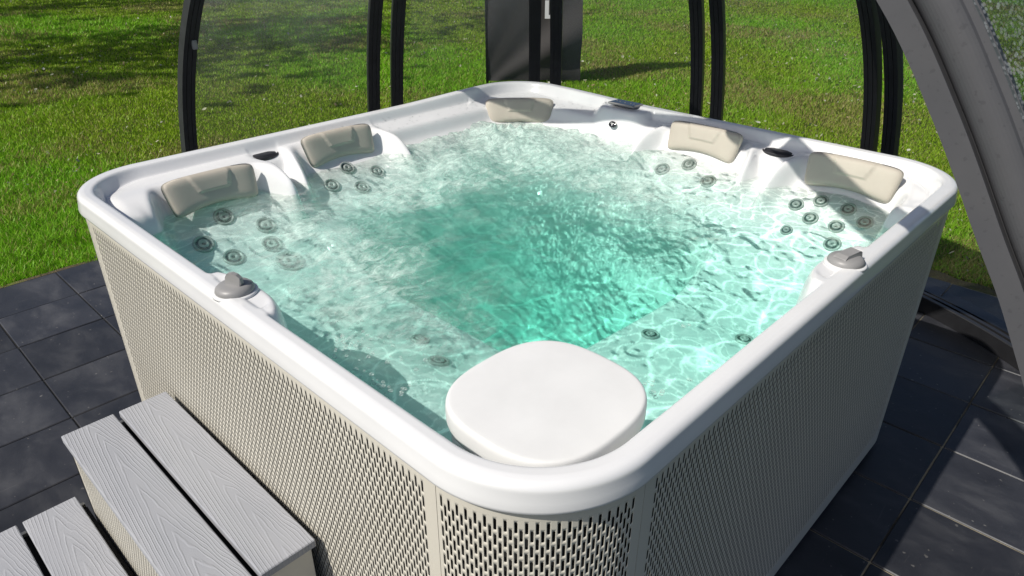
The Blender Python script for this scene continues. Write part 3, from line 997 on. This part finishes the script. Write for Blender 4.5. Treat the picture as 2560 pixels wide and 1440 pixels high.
def badge():
    v, f = lathe_vf([(0.020, 0.0), (0.020, 0.002), (0.018, 0.003), (0.001, 0.003)], 28, 1.0, 0.72)
    o = shape_at('brand_badge', v, f, (2.0665, 1.425, 1.018), Matrix.Rotation(math.radians(-62), 4, 'Y') @ Matrix.Rotation(math.pi / 2, 4, 'Z'), mat=M['black_gloss'])
    o['label'] = 'small black oval badge with pale emblem on the white wall'
    R = Matrix.Rotation(math.radians(-62), 4, 'Y') @ Matrix.Rotation(math.pi / 2, 4, 'Z')
    for pts in ([(-0.0035, 0.002), (0, -0.002), (0.0035, 0.002), (0, 0.008)], [(-0.010, -0.0055), (0.010, -0.0055), (0.010, -0.0025), (-0.010, -0.0025)]):
        v = [(a, b_, 0.0034) for a, b_ in pts] + [(a, b_, 0.0038) for a, b_ in pts]
        e = shape_at('emblem', v, [(3, 2, 1, 0), (4, 5, 6, 7), (0, 1, 5, 4), (1, 2, 6, 5), (2, 3, 7, 6), (3, 0, 4, 7)], (2.0665, 1.425, 1.018), R, mat=M['print_white'], smooth_=False)
        e.parent = o; e.matrix_parent_inverse = Matrix.Identity(4)
    return o
badge()

def jet(x, y, r, name='jet'):
    e = 0.004
    gx = float(surface(x + e, y) - surface(x - e, y)) / (2 * e); gy = float(surface(x, y + e) - surface(x, y - e)) / (2 * e)
    nrm = Vector((-gx, -gy, 1)).normalized()
    R = nrm.to_track_quat('Z', 'Y').to_matrix().to_4x4()
    prof = [(r, -0.006), (r, 0.002), (r * .93, 0.005), (r * .80, 0.005), (r * .74, 0.001), (r * .52, -0.001), (r * .50, 0.004), (r * .34, 0.006), (r * .22, 0.005), (r * .18, -0.001), (r * .02, -0.002)]
    n = 28
    v, f = lathe_vf(prof, n)
    which = [0, 0, 0, 0, 1, 1, 2, 2, 2, 1]
    midx = [which[j] for j in range(len(prof) - 1) for i in range(n)] + [1, 1]
    shape_at(name, v, f, (x, y, float(surface(x, y)) + 0.003), R, mats=[M['steel'], M['jet_dark'], M['steel']], midx=midx)
JETS = [(1.973, 0.496, 0.028), (2.009, 0.422, 0.028), (2.005, 0.32, 0.028), (1.974, 0.246, 0.028), (1.938, 0.422, 0.028), (1.934, 0.325, 0.028), (1.873, 0.475, 0.022), (1.871, 0.305, 0.03), (0.429, 1.917, 0.036), (0.546, 1.847, 0.036), (0.313, 1.848, 0.036), (0.375, 1.772, 0.036), (0.523, 1.777, 0.036), (0.539, 1.694, 0.05), (0.994, 1.97, 0.032), (1.107, 1.923, 0.032), (0.883, 1.919, 0.032), (0.995, 1.878, 0.032), (1.973, 1.085, 0.032), (2.021, 0.988, 0.032), (1.973, 0.866, 0.032), (1.182, 0.582, 0.03), (1.382, 0.352, 0.03), (0.538, 0.886, 0.032), (0.589, 1.034, 0.03)]
for x, y, r in JETS: jet(x, y, r)

def droplets():
    g = np.random.default_rng(44)
    V = []; F = []
    bv, bf = lathe_vf([(1.0, -0.2), (0.95, 0.25), (0.6, 0.5), (0.05, 0.6)], 8)
    for k in range(170):
        if k < 110: x, y = g.uniform(1.05, 1.95), SY - g.uniform(0.065, 0.15)
        else: x, y = SX - g.uniform(0.065, 0.14), g.uniform(1.2, 1.95)
        z = float(surface(x, y)) if sdf_in(x, y) > 0.06 else 1.0882
        r = g.uniform(0.0012, 0.0034)
        b0 = len(V)
        V += [(x + a * r, y + b_ * r, z + c * r) for a, b_, c in bv]
        F += [tuple(b0 + i for i in f) for f in bf]
    o = mesh_obj('water_droplets', V, F, M['droplet'], smooth=True)
    put(o); o['kind'] = 'stuff'
def mat_droplet():
    m, t, out = nt('water_drop')
    b = NB(t)
    tr = b.n('BsdfTransparent'); b.set(tr, 'Color', (0.93, 0.95, 0.95, 1))
    gl = b.n('BsdfGlossy'); b.set(gl, 'Roughness', 0.03)
    fr = b.n('Fresnel'); b.set(fr, 'IOR', 1.45)
    a = b.n('MixShader'); b.set(a, 0, fr.outputs[0]); b.set(a, 1, tr); b.set(a, 2, gl)
    t.links.new(a.outputs[0], out.inputs[0])
    return m
M['droplet'] = mat_droplet()
droplets()

def mat_bubble():
    m, t, out = nt('soap_bubble_film')
    b = NB(t)
    tr = b.n('BsdfTransparent'); b.set(tr, 'Color', (0.97, 0.99, 0.98, 1))
    df = b.n('BsdfDiffuse'); b.set(df, 'Color', (0.85, 0.93, 0.9, 1))
    lw = b.n('LayerWeight'); b.set(lw, 'Blend', 0.35)
    a = b.n('MixShader'); b.set(a, 0, b.math('MULTIPLY', lw.outputs['Facing'], 0.6)); b.set(a, 1, tr); b.set(a, 2, df)
    t.links.new(a.outputs[0], out.inputs[0])
    return m
M['bubble'] = mat_bubble()
def bubbles():
    """rafts of bubbles drifting on the calmer water by the near rim"""
    g = np.random.default_rng(9)
    V = []; F = []
    bv, bf = lathe_vf([(1.0, 0.0), (0.92, 0.38), (0.71, 0.70), (0.38, 0.92), (0.02, 1.0)], 10)
    rafts = [(0.166, 0.648, 18, .030), (0.19, 0.585, 7, .014), (0.215, 0.80, 40, .05), (0.30, 0.93, 12, .04), (0.56, 0.185, 7, .012), (0.585, 0.205, 5, .010), (0.66, 0.135, 6, .012), (0.62, 0.075, 4, .008), (0.75, 0.16, 5, .01), (0.25, 0.70, 9, .05), (0.85, 0.30, 4, .02)]
    for cx, cy, n, sp in rafts:
        for k in range(n):
            x, y = cx + g.normal(0, sp * .6), cy + g.normal(0, sp)
            r = g.uniform(0.0022, 0.0058)
            b0 = len(V)
            V += [(x + a * r, y + b_ * r, WL + 0.001 + c * r * .8) for a, b_, c in bv]
            F += [tuple(b0 + i for i in f) for f in bf]
    o = mesh_obj('surface_bubbles', V, F, M['bubble'], smooth=True)
    tag(o, 'small rafts of clear bubbles drifting on the water by the near rim', 'bubbles', kind='stuff')
bubbles()

def filter_lid():
    root = empty('filter_lid', (0.312, 0.279, 0.90))
    tag(root, 'thick white rounded-square filter lid in the near corner of the tub', 'filter lid')
    pw = 2.75
    prof = [(0.90, 0.095), (0.955, 0.094), (0.985, 0.088), (0.998, 0.098), (1.0, 0.108), (1.0, 0.126), (0.996, 0.1325), (0.988, 0.1370), (0.976, 0.1395), (0.962, 0.1405), (0.945, 0.1408), (0.90, 0.1410), (0.60, 0.1412), (0.30, 0.1412), (0.001, 0.1412)]
    v, f = lathe_vf(prof, 96, 0.186, 0.176, pw)
    mesh_obj('lid', v, f, M['lid'], root, True)
    prof = [(0.93, -0.30), (0.945, 0.0), (0.955, 0.070), (0.94, 0.088), (0.90, 0.0935), (0.001, 0.0936)]
    v, f = lathe_vf(prof, 96, 0.186, 0.176, pw)
    mesh_obj('skimmer_body', v, f, M['lid'], root, True)
filter_lid()

# ------------------------------------------------------------------ steps
def steps():
    root = empty('entry_steps', (-0.24, 1.14, 0))
    tag(root, 'two-step entry stairs with grey composite treads against the tub', 'steps')
    inv = Matrix.Translation((0.24, -1.14, 0))
    def add(o): o.parent = root; o.matrix_parent_inverse = inv; return o
    def tread(x0, x1, y0, y1, z):
        v, f = box_vf(-(x1 - x0) / 2, (x1 - x0) / 2, -(y1 - y0) / 2, (y1 - y0) / 2, -0.024, 0.0, 0.0025)
        o = mesh_obj('tread', v, f, M['tread']); o.location = ((x0 + x1) / 2, (y0 + y1) / 2, z)
        return add(o)
    tread(-0.147, -0.006, 0.716, 1.563, 0.556)
    tread(-0.304, -0.162, 0.716, 1.563, 0.556)
    tread(-0.461, -0.318, 0.70, 1.616, 0.300)
    tread(-0.618, -0.476, 0.70, 1.616, 0.300)
    def panel(path, L, z0, z1, margins=(0.03, 0.03, 0.03, 0.02)):
        return add(perforated('riser_panel', path, L, z0, z1, margins, px=0.0160, pz=0.030, sw=0.0056, slen=0.021))
    panel(line_path(-0.296, 1.550, 0, -1, -1, 0), 0.822, 0.02, 0.531)
    panel(line_path(-0.296, 0.728, 1, 0, 0, -1), 0.280, 0.02, 0.531, (0.05, 0.05, 0.03, 0.045))
    panel(line_path(-0.016, 1.550, -1, 0, 0, 1), 0.280, 0.02, 0.531, (0.05, 0.05, 0.03, 0.045))
    panel(line_path(-0.610, 1.603, 0, -1, -1, 0), 0.890, 0.02, 0.275)
    panel(line_path(-0.610, 0.713, 1, 0, 0, -1), 0.305, 0.02, 0.275)
    panel(line_path(-0.305, 1.603, -1, 0, 0, 1), 0.305, 0.02, 0.275)
    v, f = box_vf(-0.285, -0.024, 0.740, 1.538, 0.0, 0.515)
    add(mesh_obj('inner_core', v, f, M['liner']))
    v, f = box_vf(-0.598, -0.302, 0.725, 1.591, 0.0, 0.262)
    add(mesh_obj('inner_core', v, f, M['liner']))
steps()

# ------------------------------------------------------------------ glazed dome
DCX, DCY, DR, DH, DN = 1.10, 1.06, 2.40, 2.27, 2.34
def dome_pt(az, ph, dr=0.0):
    """ph from 0 at the ground to pi/2 at the crown"""
    c, s = math.cos(ph) ** (2 / DN), math.sin(ph) ** (2 / DN)
    r = (DR + dr) * c
    return Vector((DCX + r * math.cos(az), DCY + r * math.sin(az), (DH + dr) * s))

dome = empty('glazed_dome', (DCX, DCY, 0))
tag(dome, 'round anthracite-framed glazed dome enclosure arching around the hot tub', 'dome enclosure')
DINV = Matrix.Translation((-DCX, -DCY, 0))
def dput(o): o.parent = dome; o.matrix_parent_inverse = DINV; return o

def sweep(name, pts, wdir, section, mat, mats=None, smat=None):
    """sweep a closed section (a across, b outwards) along pts; wdir(i)->across vector"""
    V = []; F = []; mi = []
    m = len(section)
    for i, p in enumerate(pts):
        t = (pts[min(i + 1, len(pts) - 1)] - pts[max(i - 1, 0)]).normalized()
        w = wdir(i); w = (w - t * w.dot(t)).normalized()
        o = w.cross(t).normalized()
        if o.dot(Vector((p.x - DCX, p.y - DCY, 0.6))) < 0: o = -o
        for a, b_ in section: V.append(p + w * a + o * b_)
        if i:
            k = (i - 1) * m
            for j in range(m):
                F.append((k + j, k + (j + 1) % m, k + m + (j + 1) % m, k + m + j)); mi.append(smat[j] if smat else 0)
    F.append(tuple(range(m))); mi.append(0)
    F.append(tuple(range((len(pts) - 1) * m, len(pts) * m))); mi.append(0)
    return dput(mesh_obj(name, V, F, mat if not mats else None, smooth=False, mats=mats, midx=mi))

PHI = [math.pi / 2 * (i / 44) for i in range(44)] + [math.radians(89.0)]
RIBSEC = [(-0.035, 0.0), (-0.035, 0.045), (0.035, 0.045), (0.035, 0.0), (0.014, 0.0), (0.014, 0.004), (0.011, 0.004), (0.011, 0.0), (-0.011, 0.0), (-0.011, 0.004), (-0.014, 0.004), (-0.014, 0.0)]
def rib(azd):
    az = math.radians(azd)
    pts = [dome_pt(az, p) for p in PHI]
    w = Vector((-math.sin(az), math.cos(az), 0))
    return sweep('rib', pts, lambda i: w, RIBSEC, M['frame_black'])
RIBS = [94.1, 66.8, 63.2, 41.64, 38.3, 16.5, 13.4, -8.4, -11.15, -33.4, -36.4, -58.3, -61.2]
for a in RIBS: rib(a)

def pane(a0, a1, dr=0.028):
    na, np_ = 14, 26
    V = []; F = []
    for t in (0.0, 0.004):
        for i in range(na + 1):
            for j in range(np_ + 1):
                az = math.radians(a0 + (a1 - a0) * i / na)
                V.append(dome_pt(az, math.radians(2 + 83 * j / np_), dr + t))
    n1 = (na + 1) * (np_ + 1)
    for i in range(na):
        for j in range(np_):
            a = i * (np_ + 1) + j
            F.append((a, a + 1, a + np_ + 2, a + np_ + 1)); F.append((n1 + a, n1 + a + np_ + 1, n1 + a + np_ + 2, n1 + a + 1))
    dput(mesh_obj('pane', V, F, M['pane'], smooth=True))
for a0, a1 in ((93.6, 67.4), (62.6, 42.2), (37.7, 17.1), (12.8, -7.8), (-11.7, -32.8), (-37.0, -57.7)):
    pane(a0, a1)

def track():
    for k, dr in enumerate((0.0, 0.105)):
        n = 90
        V = []; F = []
        sec = [(-0.055, 0.002), (-0.055, 0.082), (-0.052, 0.085), (-0.030, 0.085), (-0.030, 0.040), (0.012, 0.040), (0.012, 0.072), (0.034, 0.072), (0.034, 0.060), (0.048, 0.060), (0.048, 0.002)]
        if k: sec = [(a * 0.8, b_ * 0.5 + .0008) for a, b_ in sec]
        m = len(sec)
        a0, a1 = math.radians(96), math.radians(-92 if k == 0 else -32.2)
        for i in range(n + 1):
            az = a0 + (a1 - a0) * i / n
            for a, b_ in sec: V.append((DCX + (DR + dr + a) * math.cos(az), DCY + (DR + dr + a) * math.sin(az), b_))
            if i:
                q = (i - 1) * m
                for j in range(m): F.append((q + j, q + (j + 1) % m, q + m + (j + 1) % m, q + m + j))
        F.append(tuple(range(m))); F.append(tuple(range(n * m, n * m + m)))
        dput(mesh_obj('base_track', V, F, M['rail']))
track()

def crown():
    v, f = lathe_vf([(0.075, -0.02), (0.08, 0.0), (0.08, 0.05), (0.07, 0.06), (0.001, 0.062)], 32)
    dput(mesh_obj('crown_hub', [(a + DCX, b_ + DCY, c + DH - 0.02) for a, b_, c in v], f, M['frame_black']))
crown()

def near_frame():
    key = [(0.75, -0.8, 0.0), (0.75, -0.7, 0.5), (0.75, -0.515, 0.945), (0.75, -0.352, 1.258), (0.75, -0.265, 1.399), (0.75, -0.152, 1.577), (0.75, -0.023, 1.749), (0.765, 0.185, 1.945), (0.85, 0.57, 2.145), (1.05, 0.96, 2.25)]
    K = np.array(key); u = np.linspace(0, len(K) - 1, 70)
    P = []
    for t in u:                                    # Catmull-Rom
        i = min(int(t), len(K) - 2); s = t - i
        p0, p1, p2, p3 = K[max(i - 1, 0)], K[i], K[i + 1], K[min(i + 2, len(K) - 1)]
        P.append(Vector(0.5 * ((2 * p1) + (-p0 + p2) * s + (2 * p0 - 5 * p1 + 4 * p2 - p3) * s * s + (-p0 + 3 * p1 - 3 * p2 + p3) * s ** 3)))
    w = Vector((1, 0.1, 0))
    sec = [(0.0, 0.0), (0.0, 0.040), (0.026, 0.0405)]
    for k in range(15):                            # rounded gutter profile
        t = math.radians(-88 + 132 * k / 14)
        sec.append((0.030 - 0.036 * math.cos(t), 0.078 + 0.036 * math.sin(t)))
    sec += [(0.012, 0.106), (0.018, 0.122), (0.050, 0.122), (0.050, 0.0)]
    sec = [(a * 0.92, b_ * 0.92) for a, b_ in sec]
    o = sweep('rib', P, lambda i: w, sec, M['near_frame'])
    o['label'] = 'thick grey leading frame with water spots, close to the camera'
    # hazy pane carried by this frame, reaching back to the next rib
    V = []; F = []
    na = 10
    for i in range(0, 60, 3):
        p = P[i]
        ph = math.pi / 2 * i / 69
        e = dome_pt(math.radians(-60.6), max(0.02, math.asin(min(1, (p.z / (DH + .02)) ** (DN / 2)))), 0.03)
        o_ = Vector((0.02, -0.085, 0.066))
        for j in range(na + 1):
            t = j / na
            q = (p + o_) * (1 - t) + e * t
            bulge = 0.25 * math.sin(math.pi * t)
            rad = Vector((q.x - DCX, q.y - DCY, 0)).normalized()
            V.append(q + rad * bulge * (1 - (p.z / 2.4)))
    for i in range(19):
        for j in range(na):
            a = i * (na + 1) + j
            F.append((a, a + 1, a + na + 2, a + na + 1))
    o = dput(mesh_obj('pane', V, F, M['pane_wet'], smooth=True))
    o['label'] = 'pane beaded with condensation behind the near frame'
def mat_pane_wet():
    m, t, out = nt('polycarbonate_with_condensation')
    b = NB(t)
    tc = b.n('TexCoord').outputs['Object']
    drops = b.n('TexVoronoi', feature='F1'); b.set(drops, 'Vector', tc); b.set(drops, 'Scale', 130.0)
    cloud = b.noise(tc, 7, 5, 0.6)
    k = b.math('MULTIPLY', b.ramp(drops.outputs['Distance'], [(0.30, 1), (0.55, 0)]), b.ramp(cloud, [(0.35, 0.08), (0.62, 0.5)]))
    dd = b.n('BsdfTranslucent'); b.set(dd, 'Color', (0.75, 0.78, 0.8, 1))
    df = b.n('BsdfDiffuse'); b.set(df, 'Color', (0.75, 0.78, 0.8, 1))
    dm = b.n('MixShader'); b.set(dm, 0, 0.5); b.set(dm, 1, dd); b.set(dm, 2, df)
    tr = b.n('BsdfTransparent'); b.set(tr, 'Color', (0.80, 0.86, 0.86, 1))
    c = b.n('MixShader'); b.set(c, 0, k); b.set(c, 1, tr); b.set(c, 2, dm)
    t.links.new(c.outputs[0], out.inputs[0])
    return m
M['pane_wet'] = mat_pane_wet()
near_frame()

def latch():
    p = dome_pt(math.radians(94.1), math.asin((1.30 / DH) ** (DN / 2)))
    v, f = box_vf(-0.012, 0.012, -0.010, 0.010, -0.022, 0.022, 0.003)
    o = dput(mesh_obj('latch', [(a + p.x + 0.012, b_ + p.y - 0.012, c + p.z) for a, b_, c in v], f, M['grey_plastic']))
latch()

# ------------------------------------------------------------------ banner on the lawn
def banner():
    root = empty('feather_banner', (6.05, 5.55, 0))
    tag(root, 'dark grey fabric banner with a white letter standing on the lawn', 'banner')
    inv = Matrix.Translation((-6.05, -5.55, 0))
    A = Vector((5.66, 5.92, 0)); B = Vector((6.50, 5.13, 0))
    nx, nz = 60, 70
    V = []; F = []
    dirv = (B - A); nrm = Vector((-dirv.y, dirv.x, 0)).normalized()
    for j in range(nz + 1):
        z = 0.02 + 2.9 * j / nz
        for i in range(nx + 1):
            u = i / nx
            ph = math.atan2(z + 0.15, u + 0.15); fold = (0.055 * math.sin(7.0 * ph + 0.6) + 0.020 * math.sin(17 * ph + 1.2 * u)) * (0.25 + u) + 0.012 * math.sin(9 * u - 5 * z)
            p = A + dirv * (u * (1 - 0.02 * math.sin(z * 2))) + nrm * fold
            V.append((p.x, p.y, z - 0.02 * u + 0.015 * math.sin(3 * u)))
    for j in range(nz):
        for i in range(nx):
            a = j * (nx + 1) + i
            F.append((a, a + 1, a + nx + 2, a + nx + 1))
    o = mesh_obj('fabric', V, F, M['banner'], smooth=True); o.parent = root; o.matrix_parent_inverse = inv
    v, f = lathe_vf([(0.016, 0.0), (0.016, 3.1), (0.001, 3.11)], 14)
    o = mesh_obj('pole', [(a + A.x - dirv.x * .012, b_ + A.y - dirv.y * .012, c) for a, b_, c in v], f, M['rubber'], smooth=True); o.parent = root; o.matrix_parent_inverse = inv
    # the printed letter, partly hidden between two ribs
    c = A + dirv * 0.585
    uu = dirv.normalized()
    pts = [(0, 0), (0.115, 0), (0.115, 0.04), (0.045, 0.04), (0.045, 0.20), (0, 0.20)]
    V = []
    for off in (-0.10, -0.094):
        V += [tuple(c + uu * a + nrm * off + Vector((0, 0, 0.755 + b_))) for a, b_ in pts]
    F = [tuple(range(6)), tuple(range(11, 5, -1))] + [(i, 6 + i, 6 + (i + 1) % 6, (i + 1) % 6) for i in range(6)]
    o = mesh_obj('printed_letter', V, F, M['print_white']); o.parent = root; o.matrix_parent_inverse = inv
banner()

# ------------------------------------------------------------------ trees beside the lawn, left of the picture
def tree(x, y, h, rad, seed, label):
    g = np.random.default_rng(seed)
    root = empty('broadleaf_tree', (x, y, 0))
    tag(root, label, 'tree', 'trees shading the lawn')
    V = []; F = []
    def limb(p0, p1, r0, r1):
        b0 = len(V)
        t = (p1 - p0).normalized(); a = t.orthogonal().normalized(); c = t.cross(a)
        for p, r in ((p0, r0), ((p0 + p1) / 2 + Vector(g.normal(0, .05, 3)), (r0 + r1) / 2), (p1, r1)):
            for k in range(8):
                an = k * math.pi / 4
                V.append(p + a * math.cos(an) * r + c * math.sin(an) * r)
        for m in range(2):
            for k in range(8):
                q = b0 + m * 8
                F.append((q + k, q + (k + 1) % 8, q + 8 + (k + 1) % 8, q + 8 + k))
    limb(Vector((0, 0, -0.1)), Vector((0.1, 0.1, h * 0.55)), 0.28, 0.16)
    tips = []
    for k in range(11):
        an = g.uniform(0, 6.28); z0 = h * g.uniform(0.35, 0.55)
        tip = Vector((math.cos(an) * rad * g.uniform(.4, .8), math.sin(an) * rad * g.uniform(.4, .8), h * g.uniform(0.55, 0.95)))
        limb(Vector((0.05, 0.05, z0)), tip, 0.10, 0.03); tips.append(tip)
    mesh_obj('trunk', V, F, M['bark'], root, True)
    n = 1700
    C = np.array([tips[i % len(tips)] for i in range(60)]) + g.normal(0, rad * .28, (60, 3))
    c = C[g.integers(0, 60, n)] + g.normal(0, rad * .15, (n, 3))
    a = g.normal(0, 1, (n, 3)); a /= np.linalg.norm(a, axis=1)[:, None]
    b_ = np.cross(a, g.normal(0, 1, (n, 3))); b_ /= np.linalg.norm(b_, axis=1)[:, None]
    s = g.uniform(.10, .24, (n, 1))
    Q = np.stack([c - a * s, c + b_ * s * .6, c + a * s, c - b_ * s * .6], 1).reshape(-1, 3)
    me = np_mesh('crown', Q, np.arange(n * 4).reshape(n, 4))
    link('crown', me, M['foliage'], root)
M['bark'] = principled('bark', (0.10, 0.075, 0.055), rough=0.9, grain=0.3, gscale=12, bump=0.6, bscale=30, bdist=0.02)
M['foliage'] = principled('tree_leaves', (0.06, 0.11, 0.025), rough=0.6, grain=0.3, gscale=3)
tree(-3.0, 13.0, 13.0, 3.6, 1, 'tall broadleaf tree beyond the left edge of the lawn, nearest the dome')
tree(-2.0, 20.0, 15.0, 4.2, 2, 'tall broadleaf tree farther back on the left of the lawn')
tree(2.0, 27.0, 16.0, 4.5, 3, 'tall broadleaf tree at the far end of the lawn')

# ------------------------------------------------------------------ grass and fallen leaves
def lowfreq(x, y, seed):
    g = np.random.default_rng(seed)
    r = np.zeros_like(x)
    for k in range(9):
        a = g.uniform(0, 6.28); f = g.uniform(0.5, 2.6); ph = g.uniform(0, 6.28)
        r += np.sin((x * math.cos(a) + y * math.sin(a)) * f + ph + 0.8 * np.sin((x * math.sin(a) - y * math.cos(a)) * f * .6 + ph * 2)) / (0.6 + f * .5)
    return r / 2.6

def lawn_points(n, dmin, dmax, g, pw=1.0, spread=44):
    az = YAW + np.radians(g.uniform(-spread, spread, n))
    u = g.uniform(0, 1, n)
    dist = (dmin ** (1 - pw) + u * (dmax ** (1 - pw) - dmin ** (1 - pw))) ** (1 / (1 - pw)) if pw != 1 else dmin * (dmax / dmin) ** u
    x = CAM[0] + dist * np.cos(az); y = CAM[1] + dist * np.sin(az)
    edge = 0.03 * np.sin(x * 9) + 0.02 * np.sin(x * 23)
    keep = (x > PX1 + 0.10 + 0.05 * np.sin(y * 7)) | (y > PY1 + 0.04 + edge)
    return x[keep], y[keep], dist[keep]

def grass():
    g = np.random.default_rng(5)
    x, y, dist = lawn_points(900000, 3.6, 26.0, g, 1.0)
    n = len(x)
    patch = lowfreq(x, y, 3)                    # lush / thin patches
    dry = lowfreq(x * 1.7, y * 1.7, 8)
    clump = lowfreq(x * 6, y * 6, 9)
    h = (0.016 + 0.015 * g.random(n)) * (1 + 0.30 * patch + 0.35 * clump) * (0.85 + dist * 0.03)
    h = np.clip(h, 0.010, 0.09)
    w = (0.0022 + 0.0018 * g.random(n)) * (0.55 + dist * 0.15)
    a = g.uniform(0, 6.283, n); lean = g.normal(0, 0.75, (n, 2))
    z0 = -0.032 + 0 * x
    P0 = np.stack([x - np.cos(a) * w, y - np.sin(a) * w, z0], -1)
    P1 = np.stack([x + np.cos(a) * w, y + np.sin(a) * w, z0], -1)
    P4 = np.stack([x + lean[:, 0] * h, y + lean[:, 1] * h, z0 + .012 + h], -1)
    V = np.stack([P0, P1, P4], 1).reshape(-1, 3)
    k = np.arange(n) * 3
    me = np_mesh('grass', V, None, np.stack([k, k + 1, k + 2], -1))
    t = g.random(n)
    green = np.stack([0.21 + 0.13 * t, 0.36 + 0.15 * t, 0.016 + 0.010 * t], -1)
    lush = np.stack([0.17 + 0.11 * t, 0.42 + 0.14 * t, 0.016 + 0.01 * t], -1)
    straw = np.stack([0.27 + 0.14 * t, 0.26 + 0.12 * t, 0.075 + 0.05 * t], -1)
    ml = np.clip(0.5 + patch * .8, 0, 1)[:, None]
    col = green * (1 - ml) + lush * ml
    md = np.clip((dry - .1) * .9, 0, .75)[:, None] * 1.0
    isdry = (g.random(n)[:, None] < (0.16 + md * .75))
    col = np.where(isdry, straw, col)
    col4 = np.concatenate([col, np.ones((n, 1))], 1)
    at = me.color_attributes.new('col', 'FLOAT_COLOR', 'POINT')
    at.data.foreach_set('color', np.repeat(col4, 3, axis=0).astype(np.float32).ravel())
    o = link('grass', me, M['grass'])
    tag(o, 'short patchy green lawn grass around the paving', 'grass', kind='stuff')
grass()

def leaf_mesh(seed):
    g = np.random.default_rng(seed)
    V = []; F = []
    n = 7
    curl = g.uniform(.2, .6)
    for i in range(n):
        t = i / (n - 1); w = 0.42 * math.sin(math.pi * min(1, t * .95 + .03)) ** .8
        for s in (-1, 0, 1):
            V.append((t - .5, s * w, curl * .5 * ((t - .5) ** 2 * 2 + abs(s) * w * .9) + (0 if s else -.02)))
    for i in range(n - 1):
        for s in (0, 1):
            a = i * 3 + s
            F.append((a, a + 1, a + 4, a + 3))
    return V, F

def leaves():
    g = np.random.default_rng(17)
    pal = [(0.36, 0.37, 0.24), (0.42, 0.40, 0.26), (0.30, 0.34, 0.17), (0.38, 0.30, 0.15), (0.46, 0.46, 0.36), (0.28, 0.19, 0.10)]
    mats = []
    for i, c in enumerate(pal):
        mats.append(principled('fallen_leaf_%d' % i, c, rough=0.7, grain=0.15, gscale=60))
    meshes = []
    for i in range(6):
        V, F = leaf_mesh(i); me = bpy.data.meshes.new('fallen_leaf'); me.from_pydata(V, [], F); me.materials.append(mats[i]); meshes.append(me)
    x, y, d = lawn_points(1400, 4.2, 13.0, g, 1.2, 38)
    dens = lowfreq(x * 1.2, y * 1.2, 77) + 0.4 * (x - y) / 6
    o_ = np.argsort(-(dens + g.normal(0, .7, len(x))))[:250]
    for q, i in enumerate(o_):
        o = bpy.data.objects.new('fallen_leaf', meshes[int(g.choice(6, p=[.26, .24, .2, .08, .18, .04]))])
        COL.objects.link(o)
        s = g.uniform(0.028, 0.055)
        o.location = (x[i], y[i], g.uniform(0.006, 0.030))
        o.scale = (s, s, s)
        o.rotation_euler = (g.normal(0, .35), g.normal(0, .35), g.uniform(0, 6.28))
        tag(o, 'small pale fallen leaf lying in the lawn grass', 'leaf', 'fallen leaves scattered over the lawn')
    # finer litter that nobody could count
    x, y, d = lawn_points(8000, 3.8, 24.0, g, 1.0, 42)
    dens = lowfreq(x * 1.2, y * 1.2, 77) + g.normal(0, .5, len(x)) + 0.3 * (x - y) / 6
    k = dens > -0.1
    x, y, d = x[k], y[k], d[k]; n = len(x)
    s = g.uniform(.006, .014, n) * (0.7 + .08 * d); a = g.uniform(0, 6.28, n)
    z = g.uniform(0.0, 0.025, n)
    ca, sa = np.cos(a) * s, np.sin(a) * s
    t1 = g.normal(0, .4, n) * s; t2 = g.normal(0, .4, n) * s
    V = np.stack([np.stack([x - ca, y - sa, z + t1], -1), np.stack([x + sa * .5, y - ca * .5, z + t2], -1), np.stack([x + ca, y + sa, z - t1], -1), np.stack([x - sa * .5, y + ca * .5, z - t2 + s * .3], -1)], 1).reshape(-1, 3)
    me = np_mesh('leaf_litter', V, np.arange(n * 4).reshape(n, 4))
    col = np.array(pal)[g.choice(5, n)] * g.uniform(.8, 1.2, (n, 1))
    at = me.color_attributes.new('col', 'FLOAT_COLOR', 'POINT')
    at.data.foreach_set('color', np.repeat(np.concatenate([col, np.ones((n, 1))], 1), 4, axis=0).astype(np.float32).ravel())
    o = link('leaf_litter', me, M['leafcol'])
    tag(o, 'fine pale leaf fragments strewn through the grass', 'leaf litter', kind='stuff')
leaves()
